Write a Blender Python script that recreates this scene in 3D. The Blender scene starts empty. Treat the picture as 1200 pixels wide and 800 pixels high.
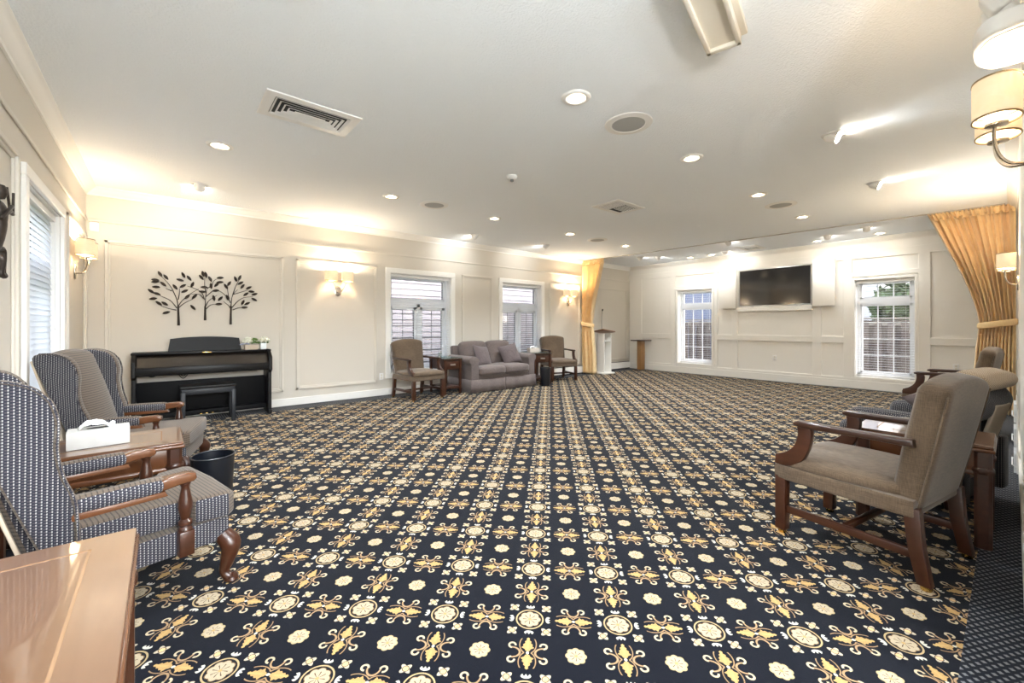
import bpy, bmesh, math, random
from mathutils import Vector, Matrix
random.seed(7)
COL = bpy.context.scene.collection
PI = math.pi
rad = math.radians

# ------------------------------------------------------------------ mesh helpers
def nb(): return bmesh.new()

def merge(bm, tb, M=None):
    if M is not None: bmesh.ops.transform(tb, matrix=M, verts=tb.verts[:])
    me = bpy.data.meshes.new('tmp'); tb.to_mesh(me); tb.free()
    bm.from_mesh(me); bpy.data.meshes.remove(me)

def box(bm, x0, x1, y0, y1, z0, z1, bev=0.0, seg=2, M=None):
    tb = bmesh.new()
    bmesh.ops.create_cube(tb, size=1.0)
    for v in tb.verts:
        v.co = Vector(((x0+x1)/2 + v.co.x*(x1-x0), (y0+y1)/2 + v.co.y*(y1-y0), (z0+z1)/2 + v.co.z*(z1-z0)))
    if bev > 0:
        bev = min(bev, 0.49*min(abs(x1-x0), abs(y1-y0), abs(z1-z0)))
        bmesh.ops.bevel(tb, geom=tb.edges[:], offset=bev, segments=seg, profile=0.5, affect='EDGES')
    merge(bm, tb, M)

def prism(bm, outline, t0, t1, plane='xz', bev=0.0, seg=2, M=None):
    """closed 2-D outline extruded along the remaining axis"""
    tb = bmesh.new()
    def P(u, v, t):
        return {'xz': (u, t, v), 'yz': (t, u, v), 'xy': (u, v, t)}[plane]
    a = [tb.verts.new(P(u, v, t0)) for u, v in outline]
    b = [tb.verts.new(P(u, v, t1)) for u, v in outline]
    n = len(a)
    fa = tb.faces.new(a); fb = tb.faces.new(b[::-1])
    for i in range(n): tb.faces.new((a[i], b[i], b[(i+1) % n], a[(i+1) % n]))
    bmesh.ops.recalc_face_normals(tb, faces=tb.faces[:])
    if bev > 0:
        es = [e for e in tb.edges if (e.verts[0] in a) == (e.verts[1] in a)]
        bmesh.ops.bevel(tb, geom=es, offset=bev, segments=seg, profile=0.5, affect='EDGES', clamp_overlap=True)
    merge(bm, tb, M)

def lathe(bm, prof, n=24, M=None, cap=True):
    tb = bmesh.new(); rings = []
    for r, z in prof:
        rings.append([tb.verts.new((r*math.cos(2*PI*i/n), r*math.sin(2*PI*i/n), z)) for i in range(n)])
    for a, b in zip(rings, rings[1:]):
        for i in range(n): tb.faces.new((a[i], a[(i+1) % n], b[(i+1) % n], b[i]))
    if cap:
        tb.faces.new(rings[0][::-1]); tb.faces.new(rings[-1])
    bmesh.ops.recalc_face_normals(tb, faces=tb.faces[:])
    merge(bm, tb, M)

def tube(bm, pts, r, n=8, M=None):
    pts = [Vector(p) for p in pts]
    rs = r if isinstance(r, (list, tuple)) else [r]*len(pts)
    tb = bmesh.new(); rings = []; up = None
    for i, p in enumerate(pts):
        t = (pts[min(i+1, len(pts)-1)] - pts[max(i-1, 0)]).normalized()
        if up is None:
            up = Vector((0, 0, 1)) if abs(t.z) < .9 else Vector((1, 0, 0))
        u = (up - t*up.dot(t)).normalized(); w = t.cross(u); up = u
        rings.append([tb.verts.new(p + (u*math.cos(2*PI*k/n) + w*math.sin(2*PI*k/n))*rs[i]) for k in range(n)])
    for a, b in zip(rings, rings[1:]):
        for k in range(n): tb.faces.new((a[k], a[(k+1) % n], b[(k+1) % n], b[k]))
    tb.faces.new(rings[0][::-1]); tb.faces.new(rings[-1])
    bmesh.ops.recalc_face_normals(tb, faces=tb.faces[:])
    merge(bm, tb, M)

def smooth_path(pts, k=6):
    """Catmull-Rom through the points"""
    P = [Vector(p) for p in pts]; P = [2*P[0]-P[1]] + P + [2*P[-1]-P[-2]]; out = []
    for i in range(1, len(P)-2):
        for j in range(k):
            t = j/k
            out.append(0.5*((2*P[i]) + (P[i+1]-P[i-1])*t + (2*P[i-1]-5*P[i]+4*P[i+1]-P[i+2])*t*t + (3*P[i]-P[i-1]-3*P[i+1]+P[i+2])*t**3))
    out.append(P[-2]); return out

def smooth2(pts, k=5):
    return [(p.x, p.y) for p in smooth_path([(a, b, 0) for a, b in pts], k)]

def cushion(bm, cx, cy, cz, sx, sy, sz, r=0.05, bulge=(0, 0, 0.02), n=12, M=None, fn=None):
    """rounded box with crowned faces; s* are full sizes"""
    h = Vector((sx/2, sy/2, sz/2)); r = min(r, h.x, h.y, h.z)
    tb = bmesh.new(); bmesh.ops.create_cube(tb, size=2.0)
    bmesh.ops.subdivide_edges(tb, edges=tb.edges[:], cuts=n, use_grid_fill=True)
    for v in tb.verts:
        q = Vector((math.copysign(abs(v.co.x)**0.8, v.co.x), math.copysign(abs(v.co.y)**0.8, v.co.y), math.copysign(abs(v.co.z)**0.8, v.co.z)))
        p = Vector((q.x*h.x, q.y*h.y, q.z*h.z))
        inn = Vector([max(-(h[i]-r), min(h[i]-r, p[i])) for i in range(3)])
        d = p - inn
        if d.length > 1e-9: p = inn + d.normalized()*r
        u = Vector((p.x/h.x, p.y/h.y, p.z/h.z))
        b = Vector((0, 0, 0))
        b.z = bulge[2]*u.z*(1-u.x**2)*(1-u.y**2); b.x = bulge[0]*u.x*(1-u.y**2)*(1-u.z**2); b.y = bulge[1]*u.y*(1-u.x**2)*(1-u.z**2)
        p = p + b
        if fn: p = fn(p, u)
        v.co = p + Vector((cx, cy, cz))
    merge(bm, tb, M)

def T(x, y, z): return Matrix.Translation((x, y, z))
def R(ax, deg): return Matrix.Rotation(rad(deg), 4, ax)
def about(p, ax, deg): return T(*p) @ R(ax, deg) @ T(-p[0], -p[1], -p[2])

def obj(name, bm, m, parent=None, smooth=True, ang=38):
    if smooth:
        ca = math.cos(rad(ang))
        for f in bm.faces: f.smooth = True
        for e in bm.edges:
            if len(e.link_faces) == 2 and e.link_faces[0].normal.dot(e.link_faces[1].normal) < ca: e.smooth = False
    me = bpy.data.meshes.new(name); bm.normal_update()
    if smooth:
        for e in bm.edges:
            if len(e.link_faces) == 2:
                e.smooth = e.link_faces[0].normal.dot(e.link_faces[1].normal) >= ca
    bm.to_mesh(me); bm.free()
    me.materials.append(m)
    o = bpy.data.objects.new(name, me); COL.objects.link(o)
    if parent is not None: o.parent = parent
    return o

def tag(o, label, cat, group=None):
    o['label'] = label; o['category'] = cat
    if group: o['group'] = group
    return o

def thing(name, label, cat, loc=(0, 0, 0), rz=0.0, group=None):
    o = bpy.data.objects.new(name, None); COL.objects.link(o)
    o.location = loc; o.rotation_euler = (0, 0, rad(rz)); o.empty_display_size = .1
    return tag(o, label, cat, group)

def struct(name, bm, m, smooth=False):
    o = obj(name, bm, m, None, smooth); o['kind'] = 'structure'; return o

def dup(root, loc, rz, label, group=None):
    r = root.copy(); COL.objects.link(r); r.location = loc; r.rotation_euler = (0, 0, rad(rz))
    r['label'] = label
    if group: r['group'] = group
    for ch in list(root.children):
        c = ch.copy(); COL.objects.link(c); c.parent = r
        for g in list(ch.children):
            d = g.copy(); COL.objects.link(d); d.parent = c
    return r

# ------------------------------------------------------------------ node expression helper
class E:
    nt = None
    def __init__(s, v): s.v = v
    @staticmethod
    def n(op, *a):
        nd = E.nt.nodes.new('ShaderNodeMath'); nd.operation = op
        for i, x in enumerate(a):
            x = x.v if isinstance(x, E) else x
            if isinstance(x, (int, float)): nd.inputs[i].default_value = x
            else: E.nt.links.new(x, nd.inputs[i])
        return E(nd.outputs[0])
    def __add__(s, o): return E.n('ADD', s, o)
    __radd__ = __add__
    def __sub__(s, o): return E.n('SUBTRACT', s, o)
    def __rsub__(s, o): return E.n('SUBTRACT', o, s)
    def __mul__(s, o): return E.n('MULTIPLY', s, o)
    __rmul__ = __mul__
    def __truediv__(s, o): return E.n('DIVIDE', s, o)
    def lt(s, o): return E.n('LESS_THAN', s, o)
    def gt(s, o): return E.n('GREATER_THAN', s, o)
    def abs(s): return E.n('ABSOLUTE', s)
    def max(s, o): return E.n('MAXIMUM', s, o)
    def min(s, o): return E.n('MINIMUM', s, o)
    def frac(s): return E.n('FRACT', s)
    def sqrt(s): return E.n('SQRT', s)
    def sin(s): return E.n('SINE', s)
    def cos(s): return E.n('COSINE', s)

def hyp(a, b): return (a*a + b*b).sqrt()
def ell(a, b, ca, cb, ra, rb):      # 1 inside the ellipse
    return hyp((a-ca)/ra, (b-cb)/rb).lt(1.0)
def ering(a, b, ca, cb, ra, rb, w):
    return (hyp((a-ca)/ra, (b-cb)/rb) - 1.0).abs().lt(w)

def newmat(name):
    m = bpy.data.materials.new(name); m.use_nodes = True
    nt = m.node_tree; b = nt.nodes['Principled BSDF']; E.nt = nt
    return m, nt, b

def mixc(nt, fac, a, b):
    nd = nt.nodes.new('ShaderNodeMix'); nd.data_type = 'RGBA'
    for s, x in ((0, fac), (6, a), (7, b)):
        x = x.v if isinstance(x, E) else x
        if isinstance(x, (int, float)): nd.inputs[s].default_value = x
        elif isinstance(x, tuple): nd.inputs[s].default_value = (*x[:3], 1)
        else: nt.links.new(x, nd.inputs[s])
    return nd.outputs[2]

def mat(name, col, rough=0.5, metal=0.0, noise=0.0, nscale=20, bump=0.0, bscale=200, spec=0.5, coat=0.0, sheen=0.0, emit=None, estr=0.0, trans=0.0):
    m, nt, b = newmat(name)
    b.inputs['Base Color'].default_value = (*col, 1); b.inputs['Roughness'].default_value = rough
    b.inputs['Metallic'].default_value = metal; b.inputs['Specular IOR Level'].default_value = spec
    b.inputs['Coat Weight'].default_value = coat; b.inputs['Sheen Weight'].default_value = sheen
    b.inputs['Transmission Weight'].default_value = trans
    if emit: b.inputs['Emission Color'].default_value = (*emit, 1); b.inputs['Emission Strength'].default_value = estr
    tc = nt.nodes.new('ShaderNodeTexCoord')
    if noise > 0:
        n = nt.nodes.new('ShaderNodeTexNoise'); n.inputs['Scale'].default_value = nscale; n.inputs['Detail'].default_value = 4
        nt.links.new(tc.outputs['Object'], n.inputs['Vector'])
        c = mixc(nt, n.outputs['Fac'], tuple(x*(1-noise) for x in col), tuple(min(1, x*(1+noise)) for x in col))
        nt.links.new(c, b.inputs['Base Color'])
    if bump > 0:
        n = nt.nodes.new('ShaderNodeTexNoise'); n.inputs['Scale'].default_value = bscale; n.inputs['Detail'].default_value = 3
        nt.links.new(tc.outputs['Object'], n.inputs['Vector'])
        bp = nt.nodes.new('ShaderNodeBump'); bp.inputs['Strength'].default_value = bump; bp.inputs['Distance'].default_value = .01
        nt.links.new(n.outputs['Fac'], bp.inputs['Height']); nt.links.new(bp.outputs[0], b.inputs['Normal'])
    return m

def wood(name, c1, c2, rough=0.3, scale=(3, 30, 30), coat=0.3):
    m, nt, b = newmat(name)
    tc = nt.nodes.new('ShaderNodeTexCoord'); mp = nt.nodes.new('ShaderNodeMapping'); mp.inputs['Scale'].default_value = scale
    n = nt.nodes.new('ShaderNodeTexNoise'); n.inputs['Scale'].default_value = 1.0; n.inputs['Detail'].default_value = 6; n.inputs['Distortion'].default_value = .6
    nt.links.new(tc.outputs['Object'], mp.inputs[0]); nt.links.new(mp.outputs[0], n.inputs['Vector'])
    nt.links.new(mixc(nt, n.outputs['Fac'], c1, c2), b.inputs['Base Color'])
    b.inputs['Roughness'].default_value = rough; b.inputs['Coat Weight'].default_value = coat; b.inputs['Coat Roughness'].default_value = .12
    return m

def grid_fabric(name, dark, mid, light, su=80.0, sv=95.0, rough=0.85, lit_tone=None):
    """woven grid: light dashes between darker lines, mapped by the face direction"""
    m, nt, b = newmat(name)
    tc = nt.nodes.new('ShaderNodeTexCoord')
    sp = nt.nodes.new('ShaderNodeSeparateXYZ'); nt.links.new(tc.outputs['Object'], sp.inputs[0])
    sn = nt.nodes.new('ShaderNodeSeparateXYZ'); nt.links.new(tc.outputs['Normal'], sn.inputs[0])
    x, y, z = (E(sp.outputs[i]) for i in range(3)); nx, ny, nz = (E(sn.outputs[i]).abs() for i in range(3))
    side = ny.gt(nx.max(nz)); top = nz.gt(nx.max(ny))
    u = side*x + (1.0-side)*y
    v = top*x + (1.0-top)*z
    fu = (u*su).frac(); fv = (v*sv + 0.5*((u*su) - fu)).frac()
    line = fu.lt(.27)
    dash = fv.lt(.60)
    c = mixc(nt, line*dash, dark, light)
    c = mixc(nt, (1.0-line)*fv.gt(.5)*fu.gt(.5), c, mid)
    if lit_tone:                                   # light on the nap painted in: all but side faces go taupe, ribbed dark
        w_ = (top*x + (1.0-top)*z)
        rib = (w_*su*.8).frac().lt(.30)
        c2 = mixc(nt, rib, lit_tone, tuple(q*.36 for q in lit_tone))
        c2 = mixc(nt, (y*sv).frac().lt(.3)*.35, c2, tuple(q*1.25 for q in lit_tone))
        c = mixc(nt, (1.0-side), c, c2)
    nt.links.new(c, b.inputs['Base Color']); b.inputs['Roughness'].default_value = rough
    b.inputs['Sheen Weight'].default_value = .15; b.inputs['Specular IOR Level'].default_value = .2
    bp = nt.nodes.new('ShaderNodeBump'); bp.inputs['Strength'].default_value = .25; bp.inputs['Distance'].default_value = .002
    nt.links.new((line*dash).v, bp.inputs['Height']); nt.links.new(bp.outputs[0], b.inputs['Normal'])
    return m

def weave(name, c1, c2, rough=0.9, sheen=.25):
    """plain linen weave with uneven threads"""
    m, nt, b = newmat(name)
    tc = nt.nodes.new('ShaderNodeTexCoord'); outs = []
    for sc in ((25, 25, 420), (420, 420, 25), (6, 6, 6)):
        mp = nt.nodes.new('ShaderNodeMapping'); mp.inputs['Scale'].default_value = sc
        n = nt.nodes.new('ShaderNodeTexNoise'); n.inputs['Scale'].default_value = 1.0; n.inputs['Detail'].default_value = 3
        nt.links.new(tc.outputs['Object'], mp.inputs[0]); nt.links.new(mp.outputs[0], n.inputs['Vector']); outs.append(E(n.outputs['Fac']))
    f = outs[0]*.4 + outs[1]*.4 + outs[2]*.2
    f = (f - .35)*3.3
    f = f.max(0.0).min(1.0)
    nt.links.new(mixc(nt, f, c1, c2), b.inputs['Base Color']); b.inputs['Roughness'].default_value = rough
    b.inputs['Sheen Weight'].default_value = sheen; b.inputs['Specular IOR Level'].default_value = .2
    return m

# ------------------------------------------------------------------ materials
M_wall = mat('cream_wall_paint', (.635, .59, .52), .6, bump=.04, bscale=300)
M_wall_white = mat('ivory_panel_paint', (.82, .79, .735), .5, bump=.03, bscale=300)
M_trim = mat('white_gloss_trim', (.84, .82, .78), .35)
M_trimc = mat('cream_moulding_paint', (.645, .60, .53), .4)
M_ceil = mat('textured_ceiling_paint', (.87, .905, .94), .85, bump=.55, bscale=75)
M_white = mat('white_plastic', (.82, .81, .79), .4)
M_beige = mat('beige_plastic', (.72, .66, .56), .4)
M_grey = mat('speaker_grey_mesh', (.42, .42, .41), .7, bump=.3, bscale=500)
M_dark = mat('vent_dark_void', (.03, .03, .03), .9)
M_black = mat('satin_black', (.004, .004, .005), .55, noise=.2, spec=.18)
M_blackg = mat('ebony_black_veneer', (.005, .0045, .005), .4, noise=.3, nscale=8, spec=.25)
M_bin = mat('black_bin_plastic', (.006, .008, .013), .35)
M_bronze = mat('dark_bronze_metal', (.045, .034, .028), .45, metal=.6, noise=.4, nscale=30)
M_nickel = mat('brushed_nickel', (.62, .58, .52), .25, metal=1.0)
M_brass = mat('polished_brass', (.75, .52, .18), .25, metal=1.0)
M_mahog = wood('mahogany', (.024, .007, .003), (.068, .020, .008), .32)
M_mahogd = wood('dark_mahogany', (.020, .008, .005), (.052, .019, .010), .3)
M_cherry = wood('cherry_table_wood', (.085, .030, .011), (.155, .060, .025), .25, (20, 2, 20))
M_oak = wood('oak_veneer', (.22, .11, .04), (.42, .23, .09), .4, (20, 20, 2))
M_oaktop = wood('brown_oak_top', (.14, .06, .025), (.30, .14, .06), .35, (4, 30, 30))
M_weave = weave('taupe_linen_upholstery', (.060, .039, .025), (.165, .115, .074))
M_mauve = weave('mauve_grey_upholstery', (.092, .070, .066), (.19, .15, .138))
M_mauved = weave('mauve_pillow_cloth', (.08, .060, .060), (.16, .125, .125))
M_grid = grid_fabric('small_check_upholstery', (.019, .020, .032), (.060, .054, .064), (.34, .33, .32), lit_tone=(.118, .088, .066))  # painted sheen of the nap: bluish dark on side faces, taupe elsewhere
M_gridd = grid_fabric('dark_check_upholstery', (.019, .020, .028), (.05, .045, .05), (.27, .25, .235))
M_tan = mat('tan_back_cloth', (.52, .43, .33), .9, bump=.1, bscale=400)
M_bulb = mat('frosted_bulb', (1, .9, .75), .5, emit=(1.0, .80, .52), estr=14)
M_spot = mat('spot_bulb_face', (1, .95, .85), .5, emit=(1.0, .90, .74), estr=30)
M_can = mat('can_reflector', (.9, .82, .66), .35, emit=(1.0, .78, .50), estr=.8)
M_tissue = mat('white_tissue', (.88, .88, .88), .9)
M_leafg = mat('green_leaves', (.12, .22, .05), .6, noise=.5, nscale=60)
M_petal = mat('white_petals', (.85, .84, .74), .7, noise=.1, nscale=60)
M_bluep = mat('pale_blue_petals', (.45, .48, .62), .7)
M_vase = mat('white_ceramic', (.80, .84, .84), .25)
M_screen = mat('tv_screen_glass', (.012, .011, .012), .09, spec=.7)
M_silver = mat('silver_bezel', (.55, .55, .55), .3, metal=.9)
M_chromepull = mat('pewter_pull', (.6, .58, .54), .3, metal=1)
M_border = None

def thin_glass(name, tint=(1, 1, 1), refl=.08):
    m, nt, b = newmat(name); nt.nodes.remove(b)
    tr = nt.nodes.new('ShaderNodeBsdfTransparent'); tr.inputs[0].default_value = (*tint, 1)
    gl = nt.nodes.new('ShaderNodeBsdfGlossy'); gl.inputs['Roughness'].default_value = .02
    mx = nt.nodes.new('ShaderNodeMixShader'); mx.inputs[0].default_value = refl
    nt.links.new(tr.outputs[0], mx.inputs[1]); nt.links.new(gl.outputs[0], mx.inputs[2])
    nt.links.new(mx.outputs[0], nt.nodes['Material Output'].inputs[0]); return m
M_glass = thin_glass('window_glass')
M_tglass = thin_glass('teal_edged_table_glass', (.80, .93, .92), .30)

def glass_over(name, base, r2=.22, fac=.16):
    """polished pane lying on wood: clear coat with a strong mirror share"""
    return None
def polish(name, c1, c2, coat_ior=1.9):
    m = wood(name, c1, c2, .35, (20, 2, 20), 1.0)
    b = m.node_tree.nodes['Principled BSDF']
    b.inputs['Coat IOR'].default_value = coat_ior; b.inputs['Coat Roughness'].default_value = .03; return m
M_glasstop = polish('glass_covered_cherry', (.135, .065, .032), (.20, .105, .056), 2.1)

def shade_mat(name, col, strength, pat=False):
    m, nt, b = newmat(name)
    b.inputs['Base Color'].default_value = (*col, 1); b.inputs['Roughness'].default_value = .8
    tc = nt.nodes.new('ShaderNodeTexCoord')
    n = nt.nodes.new('ShaderNodeTexNoise'); n.inputs['Scale'].default_value = 14; n.inputs['Detail'].default_value = 5; n.inputs['Distortion'].default_value = 1.5
    mp = nt.nodes.new('ShaderNodeMapping'); mp.inputs['Scale'].default_value = (1, 1, 2.2)
    nt.links.new(tc.outputs['Object'], mp.inputs[0]); nt.links.new(mp.outputs[0], n.inputs['Vector'])
    c = mixc(nt, (E(n.outputs['Fac'])-.3)*2.2, (.95, .60, .28), (1.0, .82, .58))
    nt.links.new(c, b.inputs['Emission Color']); b.inputs['Emission Strength'].default_value = strength
    return m
M_shade = shade_mat('lit_linen_lampshade', (.62, .50, .36), .14)
M_diff = mat('lit_glass_diffuser', (1, .92, .8), .4, emit=(1.0, .83, .55), estr=1.2)

def satin(name):
    m, nt, b = newmat(name)
    tc = nt.nodes.new('ShaderNodeTexCoord'); n = nt.nodes.new('ShaderNodeTexNoise'); n.inputs['Scale'].default_value = 9; n.inputs['Detail'].default_value = 5
    nt.links.new(tc.outputs['Object'], n.inputs['Vector'])
    nt.links.new(mixc(nt, n.outputs['Fac'], (.72, .49, .22), (.92, .71, .41)), b.inputs['Base Color'])
    b.inputs['Roughness'].default_value = .5; b.inputs['Sheen Weight'].default_value = .3
    return m
M_curtain = satin('gold_satin_curtain')

def blind_mat():
    m, nt, b = newmat('white_blind_slats')
    b.inputs['Base Color'].default_value = (.86, .87, .89, 1); b.inputs['Roughness'].default_value = .5
    tl = nt.nodes.new('ShaderNodeBsdfTranslucent'); tl.inputs[0].default_value = (.86, .88, .92, 1)
    mx = nt.nodes.new('ShaderNodeMixShader'); mx.inputs[0].default_value = .7
    nt.links.new(b.outputs[0], mx.inputs[1]); nt.links.new(tl.outputs[0], mx.inputs[2])
    nt.links.new(mx.outputs[0], nt.nodes['Material Output'].inputs[0]); return m
M_blind = blind_mat()

def carpet():
    m, nt, b = newmat('patterned_carpet')
    tc = nt.nodes.new('ShaderNodeTexCoord'); sp = nt.nodes.new('ShaderNodeSeparateXYZ'); nt.links.new(tc.outputs['Object'], sp.inputs[0])
    X, Y = E(sp.outputs[0]), E(sp.outputs[1])
    L = .3534
    ox, oy, ca, sa = CARPET
    p = ((X-ox)*ca + (Y-oy)*sa)/L; q = ((Y-oy)*ca - (X-ox)*sa)/L
    u = (p+.5).frac() - .5; v = (q+.5).frac() - .5
    au, av = u.abs(), v.abs(); a = au.max(av); c = au.min(av)
    r = hyp(u, v); ang = E.n('ARCTAN2', v, u)
    navy = (.0030, .0040, .0085); cream = (.41, .335, .23); gold = (.42, .265, .105); brown = (.060, .022, .008); white = (.53, .50, .43)
    col = navy
    # scrolls between the medallions
    scr = ering(a, c, .385, 0.0, .125, .088, .062)*c.gt(.034)*a.gt(.305)
    hook = ering(a, c, .405, .165,   .034, .034, .32)*(1.0 - (a.gt(.41)*c.lt(.165)))
    stem = ering(a, c, .500, .165, .066, .085, .13)*c.lt(.168)*c.gt(.05)
    col = mixc(nt, scr, col, (.30, .19, .10)); col = mixc(nt, stem, col, (.34, .22, .12)); col = mixc(nt, hook, col, (.48, .39, .26))
    # leaves pointing at the medallions
    wdt = (a-.275)*.0 + .043
    prof = ((a-.275)*.40).min((.484-a)*1.15) + (a*150.0).sin()*.006
    leaf = c.lt(prof)*a.gt(.278)*a.lt(.484)
    col = mixc(nt, leaf, col, gold)
    col = mixc(nt, leaf*c.lt(.012)*a.lt(.44), col, (.47, .31, .12))
    col = mixc(nt, ell(a, c, .497, 0.0, .016, .016), col, white)
    # tulips round the ring
    tul = ell(a, c, .212, 0.0, .030, .052)*(((c*170.0).cos()*.012 + .222 - a).gt(0.0))
    col = mixc(nt, tul, col, white)
    # buds on the diagonals
    d1 = (a + c)*.7071; d2 = (a - c)*.7071
    col = mixc(nt, ell(d1, d2, .215, 0.0, .018, .012), col, cream)
    bang = E.n('ARCTAN2', d2, d1-.268); br = hyp(d1-.268, d2)
    col = mixc(nt, br.lt((bang*4.0).cos()*.015 + .053), col, (.45, .38, .28)); col = mixc(nt, br.lt(.036), col, navy); col = mixc(nt, br.lt(.029), col, (.66, .42, .2))
    # medallion
    col = mixc(nt, r.lt(.165), col, navy)
    col = mixc(nt, (r-.152).abs().lt(.0085), col, (.40, .29, .15))
    lobes = (ang*4.0).cos().abs()
    ros = r.lt(lobes*.018 + .104)
    col = mixc(nt, r.lt(lobes*.018 + .112), col, (.16, .09, .035))
    col = mixc(nt, ros, col, cream)
    spoke = (ang*4.0).sin().abs().lt(.26)*r.lt(.080)*r.gt(.012)
    col = mixc(nt, spoke, col, brown); col = mixc(nt, r.lt(.017), col, gold)
    # flower in the middle of each cell
    hu, hv = .5-au, .5-av
    r2 = hyp(hu, hv); ang2 = E.n('ARCTAN2', hv, hu); l2 = (ang2*4.0).cos().abs()
    col = mixc(nt, r2.lt(l2*.017 + .094), col, (.40, .30, .16)); col = mixc(nt, r2.lt(l2*.015 + .080), col, cream)
    col = mixc(nt, (ang2*4.0).sin().abs().lt(.26)*r2.lt(.064)*r2.gt(.01), col, brown); col = mixc(nt, r2.lt(.016), col, gold)
    # plain dotted border carpet
    S = 1/.026
    bx, by = (X*S).frac() - .5, (Y*S + .5*((X*S) - (X*S).frac())).frac() - .5
    dot = (bx.abs() + by.abs()).lt(.34)*((bx*6.0).sin()*(by*7.0).sin()).abs().lt(.75)
    bc = mixc(nt, dot, (.007, .009, .015), (.17, .17, .18))
    inner = Y.gt(.118)*Y.lt(6.60)*X.lt(10.02)
    col = mixc(nt, inner, bc, col)
    nz = nt.nodes.new('ShaderNodeTexNoise'); nz.inputs['Scale'].default_value = 350; nz.inputs['Detail'].default_value = 2
    nt.links.new(tc.outputs['Object'], nz.inputs['Vector'])
    hs = nt.nodes.new('ShaderNodeHueSaturation'); nt.links.new(col, hs.inputs['Color'])
    nt.links.new((E(nz.outputs['Fac'])*.9 + .55).v, hs.inputs['Value'])
    nt.links.new(hs.outputs[0], b.inputs['Base Color'])
    b.inputs['Roughness'].default_value = .95; b.inputs['Specular IOR Level'].default_value = .1; b.inputs['Sheen Weight'].default_value = .07; b.inputs['Sheen Roughness'].default_value = .45
    bp = nt.nodes.new('ShaderNodeBump'); bp.inputs['Strength'].default_value = .3; bp.inputs['Distance'].default_value = .004
    nt.links.new(nz.outputs['Fac'], bp.inputs['Height']); nt.links.new(bp.outputs[0], b.inputs['Normal'])
    return m

# ------------------------------------------------------------------ room measures (metres)
XL, XR, YB, YF, H = -.687, 10.15, 6.95, -.05, 2.83      # inner faces: window wall, tv wall, piano wall, sconce wall, ceiling
PHI = rad(50.1)
FW = (math.cos(PHI), math.sin(PHI)); RT = (math.sin(PHI), -math.cos(PHI))
_th = rad(5.231)
_o = (.0606*1.2, 1.42487*1.2)
CARPET = (_o[1]*FW[0] + _o[0]*RT[0], _o[1]*FW[1] + _o[0]*RT[1], math.cos(PHI-_th), math.sin(PHI-_th))
M_carpet = carpet()
TREE_TRUNKS= [[(0.162, 1.199), (0.157, 1.452)], [(0.439, 1.268), (0.44, 1.461)], [(0.724, 1.213), (0.727, 1.469)]]
TREE_BRANCHES= [[[(0.157, 1.426), (0.144, 1.532), (0.093, 1.675), (0.042, 1.758), (-0.019, 1.832)], [(0.144, 1.425), (0.082, 1.516), (0.001, 1.565), (-0.078, 1.607)], [(0.139, 1.398), (0.062, 1.416), (-0.014, 1.447)], [(0.093, 1.642), (0.032, 1.672)], [(0.16, 1.452), (0.197, 1.52), (0.271, 1.604), (0.368, 1.684)], [(0.165, 1.432), (0.218, 1.488), (0.314, 1.552)], [(0.157, 1.532), (0.17, 1.613), (0.173, 1.68)]], [[(0.44, 1.461), (0.446, 1.599), (0.462, 1.717)], [(0.434, 1.543), (0.401, 1.638), (0.325, 1.688), (0.249, 1.715)], [(0.446, 1.461), (0.479, 1.531), (0.57, 1.611)], [(0.448, 1.42), (0.502, 1.476), (0.581, 1.493)], [(0.443, 1.654), (0.434, 1.736), (0.434, 1.832)], [(0.423, 1.556), (0.379, 1.609), (0.271, 1.611)], [(0.449, 1.585), (0.513, 1.657), (0.547, 1.673)], [(0.462, 1.696), (0.513, 1.741), (0.536, 1.805), (0.593, 1.844)]], [[(0.727, 1.469), (0.745, 1.612), (0.805, 1.701)], [(0.721, 1.512), (0.698, 1.568), (0.616, 1.656), (0.558, 1.674)], [(0.733, 1.441), (0.805, 1.536), (0.878, 1.59), (0.99, 1.609)], [(0.745, 1.413), (0.805, 1.443), (0.866, 1.452)], [(0.719, 1.441), (0.698, 1.475), (0.639, 1.53)], [(0.745, 1.627), (0.829, 1.659), (0.928, 1.701)], [(0.707, 1.568), (0.698, 1.61), (0.686, 1.709)], [(0.745, 1.612), (0.769, 1.699), (0.793, 1.772), (0.829, 1.847)]]]
TREE_LEAVES= [[(-0.022, 1.849, -60), (0.035, 1.814, -55), (-0.068, 1.772, -5), (-0.068, 1.748, 8), (-0.06, 1.683, 0), (0.009, 1.723, -45), (-0.108, 1.628, -40), (-0.053, 1.599, -20), (-0.088, 1.535, 10), (-0.034, 1.479, -40), (0.024, 1.477, -35), (0.04, 1.363, 20), (0.126, 1.694, -55), (0.21, 1.853, -65), (0.268, 1.817, -55), (0.176, 1.787, -15), (0.204, 1.711, 35), (0.223, 1.645, 30), (0.249, 1.574, 50), (0.325, 1.58, 50), (0.308, 1.436, -50), (0.303, 1.735, 70)], [(0.416, 1.886, -75), (0.446, 1.874, -80), (0.396, 1.836, -55), (0.493, 1.823, -65), (0.604, 1.847, 5), (0.599, 1.785, 10), (0.564, 1.751, 50), (0.502, 1.73, -85), (0.426, 1.708, 0), (0.409, 1.648, -5), (0.553, 1.669, 10), (0.532, 1.568, -80), (0.604, 1.564, 50), (0.587, 1.489, 5)], [(0.704, 1.774, 60), (0.668, 1.733, -60), (0.684, 1.581, -75), (0.779, 1.843, -70), (0.827, 1.864, 70), (0.836, 1.789, 35), (0.86, 1.745, 55), (0.934, 1.73, 30), (0.965, 1.678, -5), (0.9, 1.638, 40), (1.003, 1.642, 20), (0.999, 1.568, -30), (0.864, 1.521, 65), (0.915, 1.507, 30), (0.882, 1.452, 5)]]
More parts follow.
